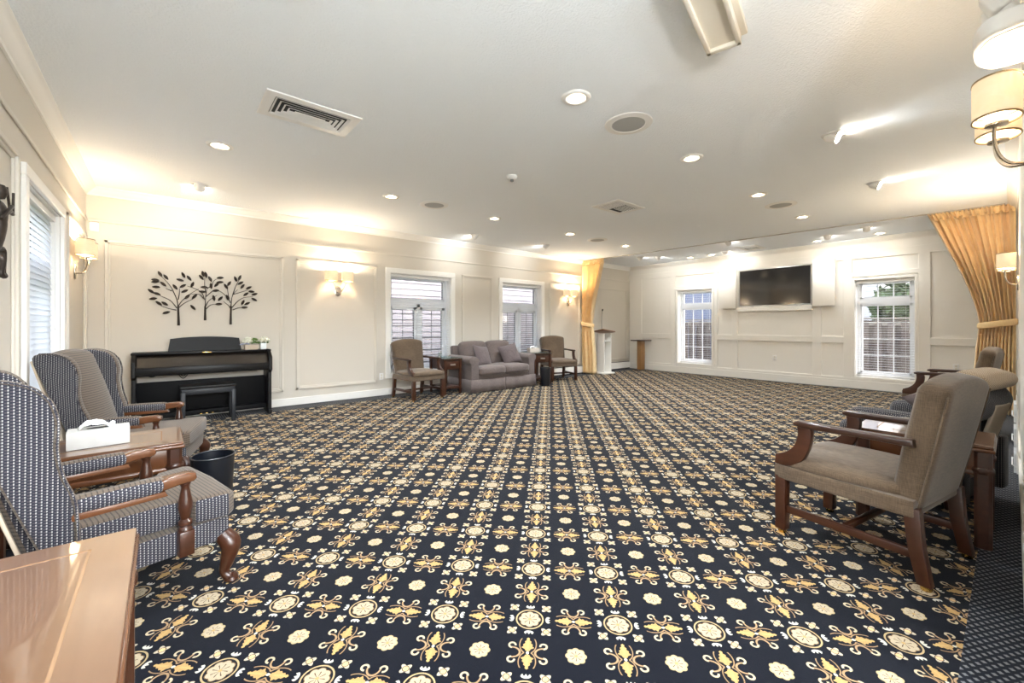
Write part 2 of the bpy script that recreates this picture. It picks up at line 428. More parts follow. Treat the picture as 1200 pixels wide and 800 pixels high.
# ------------------------------------------------------------------ shell
bm = nb(); box(bm, XL-.3, XR+.3, -3.2, YB+.3, -.08, 0); struct('floor', bm, M_carpet)
bm = nb(); box(bm, XL-.3, XR+.3, -3.2, YB+.3, H, H+.1); struct('ceiling', bm, M_ceil)

def wall(name, axis, a0, a1, face, thick, ops, m, z1=H):
    """wall slab along x (axis 'x') or y, inner face at `face`, outer at face+thick, with rectangular openings (a0,a1,z0,z1)"""
    bm = nb(); cuts = sorted(set([a0, a1] + [o[0] for o in ops] + [o[1] for o in ops]))
    f0, f1 = min(face, face+thick), max(face, face+thick)
    def slab(u0, u1, w0, w1):
        if w1-w0 < 1e-4: return
        if axis == 'x': box(bm, u0, u1, f0, f1, w0, w1)
        else: box(bm, f0, f1, u0, u1, w0, w1)
    for u0, u1 in zip(cuts, cuts[1:]):
        hit = [o for o in ops if o[0] <= u0+1e-6 and o[1] >= u1-1e-6]
        if hit: slab(u0, u1, 0, hit[0][2]); slab(u0, u1, hit[0][3], z1)
        else: slab(u0, u1, 0, z1)
    bmesh.ops.remove_doubles(bm, verts=bm.verts[:], dist=1e-5)
    return struct(name, bm, m)

OP_L = (4.08, 5.35, .36, 2.16)
OP_ADDED = (.55, 1.85, .36, 2.16)  # unseen window opening, added to let in cool daylight
OP_P1 = (3.04, 4.27, .36, 2.12)
OP_P2 = (5.53, 6.69, .36, 2.12)
OP_T1 = (4.63, 5.51, .24, 2.09)
OP_T2 = (1.09, 1.93, .22, 2.06)
wall('wall_left', 'y', -3.2, YB+.25, XL, -.25, [OP_L, OP_ADDED], M_wall)
wall('wall_back', 'x', XL, XR, YB, .25, [OP_P1, OP_P2], M_wall)
wall('wall_right', 'y', YF, YB+.25, XR, .25, [OP_T1, OP_T2], M_wall_white)
wall('wall_front', 'x', 2.0, XR+.25, YF, -.2, [], M_wall_white)
bm = nb(); box(bm, 1.9, 2.0, -3.2, YF, 0, H); struct('wall_rear', bm, M_wall_white)

# crown mouldings
CP = [(0, 2.735), (.014, 2.735), (.018, 2.752), (.030, 2.760), (.062, 2.792), (.072, 2.806), (.082, 2.810), (.090, 2.818), (.090, H-.0005), (0, H-.0005)]
def crown(name, axis, a0, a1, face, s, m):
    bm = nb(); ol = [(face + s*d, z) for d, z in CP]
    if axis == 'x': prism(bm, ol, a0, a1, 'yz')
    else: prism(bm, ol, a0, a1, 'xz')
    struct(name, bm, m, True)
crown('trim_1', 'y', -3.2, YB, XL+.0005, 1, M_trim)
crown('trim_2', 'x', XL, XR, YB-.0005, -1, M_trim)
crown('trim_3', 'y', YF, YB, XR-.0005, -1, M_wall_white)
crown('trim_4', 'x', 2.0, XR, YF+.0005, 1, M_wall_white)

# picture-frame mouldings and friezes
def on_back(bm, x0, x1, z0, z1, d, bev=.004): box(bm, x0, x1, YB-d, YB-.0004, z0, z1, bev, 1)
def on_left(bm, y0, y1, z0, z1, d, bev=.004): box(bm, XL+.0004, XL+d, y0, y1, z0, z1, bev, 1)
def on_right(bm, y0, y1, z0, z1, d, bev=.004): box(bm, XR-d, XR-.0004, y0, y1, z0, z1, bev, 1)
def frame(fn, a0, a1, z0, z1, bm, w=.032, d=.022):
    for (e, ww, dd) in ((0, w, d), (w*.9, .022, d*.55)):
        fn(bm, a0+e, a0+e+ww, z0+e, z1-e, dd); fn(bm, a1-e-ww, a1-e, z0+e, z1-e, dd)
        fn(bm, a0+e, a1-e, z0+e, z0+e+ww, dd); fn(bm, a0+e, a1-e, z1-e-ww, z1-e, dd)
k = 5
for i, (x0, x1, z0, z1) in enumerate([(-.53, 1.38, .22, 2.22), (1.55, 2.81, .23, 2.21), (4.52, 5.27, .23, 2.20), (6.95, 8.02, .23, 2.20), (8.5, 10.0, .26, 2.20)]):
    bm = nb(); frame(on_back, x0, x1, z0, z1, bm); struct('trim_%d' % k, bm, M_trimc); k += 1
bm = nb(); on_back(bm, XL, XR, 2.425, 2.455, .016); on_left(bm, -3.2, YB, 2.425, 2.455, .016); struct('trim_%d' % k, bm, M_trimc); k += 1
for (y0, y1) in ((2.0, 3.84), (5.56, 6.78)):
    bm = nb(); frame(on_left, y0, y1, .22, 2.24, bm, d=.03); struct('trim_%d' % k, bm, M_trimc); k += 1
# stile-and-rail panelling of the tv wall
bm = nb(); d = .024
for (y0, y1) in ((6.55, 6.93), (5.56, 5.70), (4.50, 4.58), (4.04, 4.17), (2.45, 2.61), (1.97, 2.10), (.90, 1.05)):
    on_right(bm, y0, y1, .12, 2.60, d, .003)
on_right(bm, YF, YB, 2.46, 2.60, d+.001, .003)
for (y0, y1) in ((5.69, 6.56), (4.16, 4.51), (2.60, 4.05), (2.09, 2.46), (YF, .91)): on_right(bm, y0, y1, .86, .985, d+.0008, .003)
on_right(bm, 2.60, 4.05, 1.515, 1.615, .055, .004)
for (y0, y1) in ((4.60, 5.57), (1.04, 1.98)): on_right(bm, y0, y1, 2.12, 2.20, d+.0006, .003)
struct('trim_%d' % k, bm, M_wall_white); k += 1

# baseboards
bm = nb(); on_back(bm, XL, 6.9, 0, .112, .018, .005); struct('baseboard_back', bm, M_trim)
bm = nb(); on_left(bm, -3.2, YB, 0, .112, .018, .005); struct('baseboard_left', bm, M_trim)
bm = nb(); on_right(bm, YF, YB, 0, .155, .034, .005); on_right(bm, YF, YB, .155, .21, .026, .008); struct('baseboard_right', bm, M_wall_white)
bm = nb(); box(bm, 2.0, XR, YF+.0004, YF+.018, 0, .13, .004, 1); struct('baseboard_front', bm, M_wall_white)
# curtain track across the ceiling
def track_x(y): return 8.15 + .07*(6.95-y)
bm = nb()
Mt = T(track_x(3.45), 3.45, 0) @ R('Z', math.degrees(math.atan(.07)))
box(bm, -.011, .011, -3.4, 3.4, H-.016, H-.0005, .002, 1, Mt)
struct('trim_%d' % k, bm, mat('track_grey', (.45, .43, .40), .4)); k += 1

# ------------------------------------------------------------------ windows
def place(o, axis, a, face):
    """local x along the wall, local y outwards"""
    if axis == 'back': o.location = (a, face, 0); o.rotation_euler = (0, 0, 0)
    if axis == 'right': o.location = (face, a, 0); o.rotation_euler = (0, 0, rad(-90))
    if axis == 'left': o.location = (face, a, 0); o.rotation_euler = (0, 0, rad(90))

M_wframe = mat('white_vinyl_frame', (.83, .84, .85), .4)
M_darkseal = mat('dark_window_seal', (.06, .06, .065), .5)
def window(idx, axis, a, face, W, z0, z1, kind, casing=.085, cas_m=None):
    h = W/2; y0, y1 = .15, .21
    bm = nb()
    f = .055
    box(bm, -h, -h+f, y0-.02, y1, z0, z1); box(bm, h-f, h, y0-.02, y1, z0, z1); box(bm, -h, h, y0-.02, y1, z0, z0+f+.02); box(bm, -h, h, y0-.02, y1, z1-f, z1)
    zt = z1 - (.46 if kind == 'door' else .36); rl = .12 if kind == 'door' else .10
    box(bm, -h, h, y0-.015, y1, zt-rl, zt)
    w = obj('window_%d' % idx, bm, M_wframe, None, False); w['kind'] = 'structure'; place(w, axis, a, face)
    bm = nb()                                        # reveals lining the wall thickness
    t = .012
    box(bm, -h, -h+t, .001, y0-.02, z0, z1); box(bm, h-t, h, .001, y0-.02, z0, z1); box(bm, -h, h, .001, y0-.02, z1-t, z1); box(bm, -h, h, .001, y0-.02, z0, z0+t)
    obj('window_reveal', bm, M_trim, w, False)
    bm = nb(); c = casing
    for (x0, x1, q0, q1) in ((-h-c, -h+.005, z0+.0052, z1-.0052), (h-.005, h+c, z0+.0052, z1-.0052), (-h-c, h+c, z1-.005, z1+c), (-h-c, h+c, z0-c*.9, z0+.005)):
        box(bm, x0, x1, -.028, -.0006, q0, q1, .004, 1)
    obj('window_casing', bm, cas_m or M_trim, w, False)
    panes = []; mun = nb(); seal = nb(); sash = nb()
    if kind == 'door':
        sections = [(-h+f, h-f, zt, z1-f, 1, 1), (-h+f, -.03, z0+f+.02, zt-.12, 2, 4), (.03, h-f, z0+f+.02, zt-.12, 2, 4)]
        box(sash, -.03, .03, y0-.015, y1, z0, zt-.06)
    else:
        sections = [(-h+f, h-f, zt, z1-f, 3, 1), (-h+f, h-f, z0+f+.02, zt-rl, 3, 4)]
    for si, (x0, x1, q0, q1, nx, nz) in enumerate(sections):
        s = .055 if (kind == 'door' and si) else .035
        box(sash, x0, x0+s, y0, y1-.01, q0, q1); box(sash, x1-s, x1, y0, y1-.01, q0, q1); box(sash, x0, x1, y0, y1-.01, q0, q0+s); box(sash, x0, x1, y0, y1-.01, q1-s, q1)
        e = .007
        if kind == 'door':
            for bx in ((x0+s, x0+s+e, q0+s, q1-s), (x1-s-e, x1-s, q0+s, q1-s), (x0+s, x1-s, q1-s-e, q1-s), (x0+s, x1-s, q0+s, q0+s+e)):
                box(seal, bx[0], bx[1], y0+.005, y1-.03, bx[2], bx[3])
        mw = .006 if kind == 'door' else .008
        for i in range(1, nx):
            xx = x0+s + (x1-x0-2*s)*i/nx; box(mun, xx-mw, xx+mw, y0+.022, y0+.034, q0+s, q1-s)
        for i in range(1, nz):
            zz = q0+s + (q1-q0-2*s)*i/nz; box(mun, x0+s, x1-s, y0+.0215, y0+.0345, zz-mw, zz+mw)
        panes.append((x0+s, x1-s, q0+s, q1-s))
    obj('window_sash', sash, M_wframe, w, False)
    if kind == 'door': obj('window_seal', seal, M_darkseal, w, False); obj('muntins', mun, mat('grey_muntin', (.20, .20, .21), .5), w, False)
    else: seal.free(); obj('muntins', mun, M_wframe, w, False)
    for (x0, x1, q0, q1) in panes:
        bm = nb(); box(bm, x0, x1, y0+.026, y0+.030, q0, q1); obj('window_pane', bm, M_glass, w, False)
    return w

def blind(axis, a, face, W, z0, z1, label, tilt, pitch=.043, depth=.05, y=.055, group='venetian blinds in the windows', stack=0.0):
    r = thing('window_blind', label, 'blind', group=group); place(r, axis, a, face)
    h = W/2 - .016
    bm = nb(); box(bm, -h, h, y-.03, y+.03, z1-.065, z1-.014, .004, 1); obj('headrail', bm, M_white, r)
    zb = z0+.03+stack
    bm = nb(); z = z1-.09
    while z > zb+.03:
        M = T(0, y, z) @ R('X', tilt)
        box(bm, -h, h, -depth/2, depth/2, -.0013, .0013, 0, 1, M); z -= pitch
    obj('slats', bm, M_blind, r, False)
    bm = nb(); box(bm, -h, h, y-.025, y+.025, zb, zb+.022, .004, 1); obj('bottom_rail', bm, M_white, r)
    for xx in (-h*.72, h*.72):
        bm = nb(); tube(bm, [(xx, y-depth*.52, zb), (xx, y-depth*.52, z1-.07)], .0012, 4); obj('ladder_cord', bm, M_white, r)
    bm = nb(); tube(bm, [(h-.06, y-.036, z1-.07), (h-.06, y-.038, z1-.95)], .0035, 6); lathe(bm, [(.003, 0), (.008, .01), (.008, .04), (.003, .05)], 8, T(h-.06, y-.038, z1-1.0)); obj('tilt_wand', bm, M_white, r)
    return r

window(1, 'left', (OP_L[0]+OP_L[1])/2, XL, OP_L[1]-OP_L[0], OP_L[2], OP_L[3], 'door', .075)
window(2, 'back', (OP_P1[0]+OP_P1[1])/2, YB, OP_P1[1]-OP_P1[0], OP_P1[2], OP_P1[3], 'door')
window(3, 'back', (OP_P2[0]+OP_P2[1])/2, YB, OP_P2[1]-OP_P2[0], OP_P2[2], OP_P2[3], 'door')
window(4, 'right', (OP_T1[0]+OP_T1[1])/2, XR, OP_T1[1]-OP_T1[0], OP_T1[2], OP_T1[3], 'hung', .04, M_wall_white)
window(5, 'right', (OP_T2[0]+OP_T2[1])/2, XR, OP_T2[1]-OP_T2[0], OP_T2[2], OP_T2[3], 'hung', .04, M_wall_white)
window(6, 'left', (OP_ADDED[0]+OP_ADDED[1])/2, XL, OP_ADDED[1]-OP_ADDED[0], OP_ADDED[2], OP_ADDED[3], 'door', .075)  # out of view, added for its cool daylight
blind('left', (OP_L[0]+OP_L[1])/2, XL, OP_L[1]-OP_L[0], OP_L[2], OP_L[3], 'closed white slatted blind in the window behind the wing chairs', 72, .045, .05)
blind('back', (OP_P1[0]+OP_P1[1])/2, YB, OP_P1[1]-OP_P1[0], OP_P1[2], OP_P1[3], 'open white slatted blind in the window behind the armchair and small table', 6, .045, .032)
blind('back', (OP_P2[0]+OP_P2[1])/2, YB, OP_P2[1]-OP_P2[0], OP_P2[2], OP_P2[3], 'open white slatted blind in the window behind the loveseat', 6, .045, .032)
blind('right', (OP_T1[0]+OP_T1[1])/2, XR, OP_T1[1]-OP_T1[0], OP_T1[2], OP_T1[3], 'white slatted blind in the window beside the wooden pedestal', 1, .045, .020)
blind('right', (OP_T2[0]+OP_T2[1])/2, XR, OP_T2[1]-OP_T2[0], OP_T2[2], OP_T2[3], 'white slatted blind in the window nearest the spread gold curtain', 1, .045, .020)

# ------------------------------------------------------------------ outside
bm = nb(); box(bm, -30, 45, -30, 40, -.5, -.3); struct('ground', bm, mat('lawn_green', (.06, .09, .035), .9, noise=.4, nscale=3))
def siding(name, label, x0, x1, y0, y1, h, m, axis):
    r = thing(name, label, 'house', ((x0+x1)/2, (y0+y1)/2, -.3))
    bm = nb(); sx, sy = (x1-x0)/2, (y1-y0)/2
    box(bm, -sx, sx, -sy, sy, 0, h); z = .0
    while z < h-.1:
        ol = [(0, z), (.03, z), (.006, z+.15), (0, z+.15)]
        if axis == 'y': prism(bm, [(-sy - a_, z_) for a_, z_ in ol], -sx, sx, 'yz')
        else: prism(bm, [(-sx - a_, z_) for a_, z_ in ol], -sy, sy, 'xz')
        z += .15
    obj('wall', bm, m, r, False); return r, sx, sy, h
M_sid = mat('pale_lilac_siding', (.25, .235, .26), .6)
r, sx, sy, h = siding('neighbour_house', 'pale siding house close behind the piano wall windows', -2, 12.5, 9.6, 14, 5.2, M_sid, 'y')
bm = nb()
box(bm, 1.95, 4.4, -sy-.06, -sy-.0305, .0, 2.02)
obj('garage_door', bm, mat('grey_garage_door', (.12, .112, .125), .6, noise=.1, nscale=4), r, False)
r, sx, sy, h = siding('white_house', 'white sided house beyond the board fence', 16.6, 22, 2.6, 6.0, 4.3, mat('white_siding', (.62, .62, .67), .6), 'x')
bm = nb(); prism(bm, [(-sy-.4, h-.2), (0, h+1.7), (sy+.4, h-.2)], -sx-.3, sx+.3, 'yz'); obj('roof', bm, mat('grey_shingles', (.30, .33, .38), .8, noise=.3, nscale=20), r, False)
bm = nb(); box(bm, -sx-.07, -sx-.031, .3, .8, 2.2, 3.4); obj('window', bm, mat('dark_window', (.03, .04, .05), .1), r, False)
r, sx, sy, h = siding('grey_house', 'slate blue house seen over the fence past the pedestal', 17, 22, 6.5, 13.5, 5.0, mat('slate_blue_siding', (.17, .20, .30), .7), 'x')
bm = nb(); prism(bm, [(-sy-.4, h-.2), (0, h+1.9), (sy+.4, h-.2)], -sx-.3, sx+.3, 'yz'); obj('roof', bm, mat('dark_shingles', (.14, .15, .19), .8, noise=.3, nscale=20), r, False)
def fence(x, y0, y1, h, label):
    r = thing('board_fence', label, 'fence', (x, (y0+y1)/2, -.3))
    bm = nb(); L = y1-y0; y = -L/2; i = 0
    while y < L/2-.1:
        dx = .0 if i % 2 == 0 else .07
        box(bm, dx-.01, dx+.01, y, y+.135, .04, h + .01*((i*7) % 3), .003, 1); y += .12; i += 1
    obj('boards', bm, mat('weathered_fence_wood', (.12, .095, .088), .85, noise=.45, nscale=7), r, False)
    bm = nb()
    for z in (.25, h-.12): box(bm, .011, .059, -L/2, L/2, z, z+.09)
    box(bm, -.03, .10, -L/2, L/2, h+.03, h+.07); obj('rail', bm, mat('fence_rail_wood', (.24, .21, .19), .85), r, False)
    for q in range(6):
        bm = nb(); yy = -L/2 + L*q/5; box(bm, -.06, .03, yy-.045, yy+.045, 0, h+.12, .004, 1); obj('post', bm, mat('fence_post_wood', (.13, .105, .095), .85), r, False)
    return r
fence(13.2, -4, 12, 1.62, 'weathered brown board fence outside the tv wall windows')
def leafy(name, label, x, y, z0, rx, rz, n, m, group):
    r = thing(name, label, 'tree', (x, y, -.3), 0, group)
    bm = nb(); tube(bm, [(0, 0, 0), (.05, 0, z0*.5), (0, .04, z0+rz*.6)], [.16, .12, .06], 8)
    for q in range(5):
        an = q*2.5; tube(bm, [(0, 0, z0*.8), (rx*.5*math.cos(an), rx*.5*math.sin(an), z0+rz*.5)], [.05, .02], 6)
    obj('trunk', bm, mat('bark', (.10, .07, .05), .9, noise=.4), r)
    tb = bmesh.new(); rg = random.Random(int(x*10+y))
    for i in range(n):
        v = Vector((rg.gauss(0, 1), rg.gauss(0, 1), rg.gauss(0, 1))).normalized()*(.55+.45*rg.random())
        p = Vector((v.x*rx, v.y*rx, z0+rz+v.z*rz)); s = .10+.08*rg.random()
        Mx = T(*p) @ Matrix.Rotation(rg.random()*6.3, 4, Vector((rg.gauss(0, 1), rg.gauss(0, 1), rg.gauss(0, 1))).normalized())
        q = [Mx @ Vector(c) for c in ((-s, 0, 0), (0, -s*.5, .02), (s, 0, 0), (0, s*.5, .02))]
        tb.faces.new([tb.verts.new(c) for c in q])
    obj('crown', tb, m, r, False)
M_tree1 = mat('dark_leaves', (.035, .075, .03), .7, noise=.6, nscale=5)
M_tree2 = mat('mid_leaves', (.08, .13, .05), .7, noise=.6, nscale=5)
leafy('garden_tree', 'broad dark green tree beside the white house', 15.9, .35, 1.5, .85, 1.4, 1500, M_tree1, 'garden trees beyond the fence')
leafy('garden_tree', 'paler green tree behind the fence in the window by the spread curtain', 14.4, 1.9, 1.1, .5, .8, 900, M_tree2, 'garden trees beyond the fence')
# ------------------------------------------------------------------ armchair with open wooden arms (faces +x)
def armchair(label, loc, rz, group):
    r = thing('armchair', label, 'armchair', loc, rz, group)
    W = .275
    for s in (-1, 1):
        bm = nb(); box(bm, .27, .325, s*W-.0275, s*W+.0275, .022, .335, .004, 2)
        lg = obj('leg', bm, M_mahog, r)
        bm = nb(); lathe(bm, [(.018, 0), (.022, .006), (.022, .022)], 12, T(.2975, s*W, 0)); obj('brass_foot', bm, M_brass, lg)
    for s in (-1, 1):
        bm = nb(); prism(bm, [(-.345, .022), (-.295, .022), (-.262, .18), (-.245, .36), (-.305, .36), (-.318, .18)], s*W-.025, s*W+.025, 'xz', .004)
        lg = obj('leg', bm, M_mahog, r)
        bm = nb(); lathe(bm, [(.018, 0), (.022, .006), (.022, .022)], 12, T(-.322, s*W, 0)); obj('brass_foot', bm, M_brass, lg)
    for s in (-1, 1):
        bm = nb(); box(bm, -.30, .28, s*W-.012, s*W+.012, .125, .165, .003); obj('stretcher', bm, M_mahog, r)
    bm = nb(); box(bm, -.012, .014, -W, W, .13, .16, .003); obj('stretcher', bm, M_mahog, r)
    bm = nb(); cushion(bm, .02, 0, .355, .62, .61, .085, .012, (0, 0, 0), 6); obj('seat_rail', bm, M_weave, r)
    bm = nb()
    def sf(p, u):
        w = 1.0 - .10*max(0, -u.x); return Vector((p.x, p.y*w, p.z))
    cushion(bm, .045, 0, .415, .585, .60, .075, .032, (.006, .006, .035), 12, fn=sf); obj('seat', bm, M_weave, r)
    # back: padded slab with a camel top, raked
    def bf(p, u):
        top = max(0, u.z)
        z = p.z
        if u.z > 0: z += .045*u.z*(1-abs(u.y)**2.2) - .012*u.z
        y = p.y*(1.0 + .05*u.z)
        return Vector((p.x + .012*(1-u.y**2)*(1 if u.x > 0 else 0)*(1-abs(u.z)), y, z))
    bm = nb(); cushion(bm, 0, 0, .305, .115, .555, .61, .035, (.012, 0, 0), 14, M=T(-.235, 0, .335) @ R('Y', -11), fn=bf)
    bk = obj('backrest', bm, M_weave, r)
    Mb = T(-.235, 0, .335) @ R('Y', -11)
    for s in (-1, 1):
        bm = nb(); tube(bm, [(-.052, s*.268, .02), (-.054, s*.276, .30), (-.054, s*.286, .57)], .0045, 6, Mb); obj('welt', bm, M_weave, bk)
    for s in (-1, 1):
        bm = nb(); y0 = s*.285
        prism(bm, [(-.29, .640), (-.12, .640), (.10, .632), (.19, .630), (.225, .640), (.228, .655), (.20, .668), (.05, .668), (-.12, .672), (-.285, .676)], y0-.026, y0+.026, 'xz', .010, 3)
        a = obj('arm', bm, M_mahogd, r)
        bm = nb()
        pts = smooth2([(.165, .64), (.160, .57), (.135, .50), (.10, .455)], 5)
        ol = smooth2([(.205, .640), (.204, .585), (.222, .525), (.265, .480), (.322, .452)], 5) + [(.327, .398), (.255, .398)] + smooth2([(.225, .41), (.175, .455), (.145, .53), (.135, .60), (.140, .640)], 5)
        prism(bm, ol, y0-.020, y0+.020, 'xz', .006, 2)
        obj('arm_support', bm, M_mahog, r)
    return r
G_arm = 'taupe upholstered armchairs with open wooden arms'
ac = armchair('taupe armchair seen from behind beside the dotted carpet edge', (2.985, .515, 0), 79.3, G_arm)
dup(ac, (3.27, 6.35, 0), -84, 'taupe armchair in front of the window between wall panel and small drawer table', G_arm)
dup(ac, (6.74, 6.46, 0), -111, 'taupe armchair between the far drawer table and the tied gold curtain', G_arm)
dup(ac, (6.99, .48, 0), 84, 'taupe armchair in front of the spread gold curtain, mostly hidden by reclining chair', G_arm)

# ------------------------------------------------------------------ wing chair (faces +x)
def wing_outline():
    return smooth2(WING_EDGE, 5) + [(-.490, 1.005), (-.498, .985), (-.494, .95), (-.40, .68), (-.305, .40), (-.262, .22), (-.20, .22)]
WING_EDGE = [(-.205, .30), (-.210, .40), (-.215, .50), (-.225, .58), (-.252, .66), (-.268, .76), (-.265, .86), (-.285, .94), (-.325, .99), (-.39, 1.015), (-.46, 1.018)]
def wing_chair(label, loc, rz, group):
    r = thing('wing_chair', label, 'armchair', loc, rz, group)
    W = .30
    for s in (-1, 1):                       # cabriole front legs
        bm = nb()
        pts = smooth_path([(.275, s*.265, .225), (.302, s*.29, .17), (.292, s*.283, .10), (.282, s*.273, .05), (.298, s*.287, .018), (.325, s*.305, .014)], 5)
        n = len(pts); prof = [(0, .036), (.18, .044), (.4, .030), (.62, .020), (.8, .022), (.92, .026), (1, .012)]
        rr = []
        for i in range(n):
            t = i/(n-1)
            for (t0, r0), (t1, r1) in zip(prof, prof[1:]):
                if t0 <= t <= t1: rr.append(r0 + (r1-r0)*(t-t0)/(t1-t0)); break
        rr = rr[:n]
        tube(bm, pts, rr, 12)
        lathe(bm, [(.024, 0), (.030, .008), (.026, .022)], 14, T(.305, s*.292, 0))
        obj('leg', bm, M_mahog, r)
    for s in (-1, 1):
        bm = nb(); prism(bm, [(-.41, 0), (-.362, 0), (-.24, .24), (-.295, .24)], s*.25-.022, s*.25+.022, 'xz', .004); obj('leg', bm, M_mahog, r)
    bm = nb(); cushion(bm, +.015, 0, .255, .57, .575, .11, .014, (0, 0, 0), 6); obj('seat_rail', bm, M_grid, r)
    # T cushion
    tb = nb(); ol = [(-.27, -.245), (.145, -.245), (.165, -.29), (.285, -.315), (.318, -.28), (.328, 0), (.318, .28), (.285, .315), (.165, .29), (.145, .245), (-.27, .245)]
    prism(tb, ol, .308, .425, 'xy', .026, 4)
    bmesh.ops.subdivide_edges(tb, edges=[e for e in tb.edges if e.calc_length() > .2], cuts=4)
    bmesh.ops.triangulate(tb, faces=[f for f in tb.faces if len(f.verts) > 4])
    obj('seat_cushion', tb, M_grid, r)
    # padded back
    def bf(p, u):
        z = p.z + (.03*u.z*(1-u.y**2) if u.z > 0 else 0)
        return Vector((p.x + (.03*(1-u.y**2)*(1-u.z**2) if u.x > 0 else 0), p.y, z))
    bm = nb(); cushion(bm, 0, 0, .365, .11, .52, .74, .05, (.015, 0, 0), 14, M=T(-.255, 0, .29) @ R('Y', -15.5), fn=bf); obj('backrest', bm, M_grid, r)
    bm = nb(); box(bm, -.066, -.054, -.31, .31, -.05, .72, .004, 2, T(-.255, 0, .29) @ R('Y', -15.5)); obj('back_panel', bm, M_tan, r)
    ol = wing_outline()
    for s in (-1, 1):
        bm = nb(); y0, y1 = (.255, .328) if s > 0 else (-.328, -.255)
        prism(bm, ol, y0, y1, 'xz', .020, 4)
        for v in bm.verts:               # wings flare outward to the front
            if v.co.z > .5: v.co.y += s*.2*max(0, v.co.x+.42)*min(1, (v.co.z-.5)/.2)
        w = obj('wing', bm, M_grid, r)
        bm = nb(); pts = [(x, s*(.333 + .2*max(0, x+.42)*min(1, max(0, z-.5)/.2)) , z) for x, z in smooth2(WING_EDGE, 4)]
        pts = [(x+.004 if z < .95 else x, y-s*.006, z-.004) for x, y, z in pts]
        tube(bm, pts, .006, 6); obj('welt', bm, M_grid, w)
    for s in (-1, 1):
        y0 = s*.295
        bm = nb(); cushion(bm, -.095, y0, .530, .31, .068, .066, .030, (0, 0, .004), 8); p = obj('arm_pad', bm, M_grid, r)
        bm = nb(); prism(bm, [(-.24, .478), (.06, .482), (.05, .505), (-.24, .505)], y0-.03, y0+.03, 'xz', .006)
        prism(bm, [(.035, .505), (.10, .515), (.150, .518), (.162, .530), (.158, .552), (.13, .560), (.06, .558), (.035, .553)], y0-.029, y0+.029, 'xz', .010, 3)
        obj('arm', bm, M_cherry, r)
        bm = nb()
        lathe(bm, [(.016, .505), (.021, .498), (.015, .485), (.017, .470), (.026, .42), (.028, .40), (.020, .36), (.017, .345), (.026, .335), (.026, .322), (.018, .315), (.026, .305), (.026, .295)], 14, T(.125, y0, .012))
        box(bm, .097, .153, y0-.028, y0+.028, .20, .308, .006)
        obj('arm_support', bm, M_mahog, r)
    return r
G_wing = 'checked wing chairs along the window wall'
wc = wing_chair('checked wing chair nearest the glass topped table, its outer wing lit blue', (-.115, 2.575, 0), 13.9, G_wing)
dup(wc, (-.085, 4.23, 0), -14, 'checked wing chair between the tissue box table and the black piano', G_wing)

# ------------------------------------------------------------------ reclining chair with pillow back (faces +x)
r = thing('recliner', 'checked reclining chair with pillowy rolled back beside the small end table', 'recliner', (4.235, .45, 0), 76)
for s in (-1, 1):
    bm = nb(); cushion(bm, -.01, s*.315, .50, .56, .125, .19, .06, (.01, .01, .012), 12)
    a = obj('arm', bm, M_gridd, r)
    bm = nb(); box(bm, -.36, .22, s*.315-.052, s*.315+.052, .08, .44, .02, 3); obj('side_panel', bm, M_gridd, r)
bm = nb(); cushion(bm, .06, 0, .385, .66, .50, .17, .06, (.02, 0, .025), 12); obj('seat_cushion', bm, M_gridd, r)
bm = nb(); box(bm, -.30, .30, -.30, .30, .06, .31, .02); obj('base', bm, M_gridd, r)
Mb = T(-.21, 0, .34) @ R('Y', -15)
bm = nb()
cushion(bm, .01, 0, .15, .20, .62, .24, .08, (.03, .01, .01), 12, Mb)
obj('lower_back_pillow', bm, M_gridd, r)
M_gridt = grid_fabric('tan_check_upholstery', (.27, .20, .135), (.42, .32, .22), (.58, .46, .33))
bm = nb(); cushion(bm, .02, 0, .36, .21, .64, .23, .09, (.04, .02, .015), 14, Mb); obj('middle_back_pillow', bm, M_gridd, r)
for dx_, dz_ in ((-.02, .525), (.035, .465)):
    bm = nb(); cushion(bm, dx_+.02, 0, dz_, .17, .56, .10, .05, (.01, .02, .02), 14, Mb); obj('head_pillow', bm, M_gridt, r)
bm = nb(); box(bm, -.125, -.105, -.12, .12, -.2, .40, .01, 3, Mb); obj('back_panel', bm, M_tan, r)
for sx in (-.25, .25):
    for sy in (-.25, .25):
        bm = nb(); lathe(bm, [(.018, 0), (.026, .07)], 12, T(sx, sy, 0)); obj('leg', bm, M_mahog, r)

def pillow(label, loc, rot, sz, m, group=None):
    bm = nb(); bmesh.ops.create_grid(bm, x_segments=16, y_segments=16, size=1)
    top = bm.verts[:]; g = bmesh.ops.duplicate(bm, geom=bm.faces[:] + bm.edges[:] + bm.verts[:]); bot = [v for v in g['geom'] if isinstance(v, bmesh.types.BMVert)]
    for vs, s in ((top, 1), (bot, -1)):
        for v in vs:
            x, y = v.co.x, v.co.y
            k = (1-abs(x)**3)*(1-abs(y)**3)
            px = x*(1-.10*(1-y*y)*abs(x)**2); py = y*(1-.10*(1-x*x)*abs(y)**2)
            v.co = Vector((px*sz/2, py*sz/2, s*(.075*k**.6)))
    bmesh.ops.reverse_faces(bm, faces=[f for f in bm.faces if all(v in set(bot) for v in f.verts)])
    bmesh.ops.remove_doubles(bm, verts=bm.verts[:], dist=.0008)
    o = obj('throw_pillow', bm, m); o.location = loc; o.rotation_euler = [rad(a) for a in rot]
    return tag(o, label, 'pillow', group)
pillow('mauve grey throw pillow leaning inside the reclining chair', (4.50, .36, .60), (58, 30, 75), .30, M_mauved)

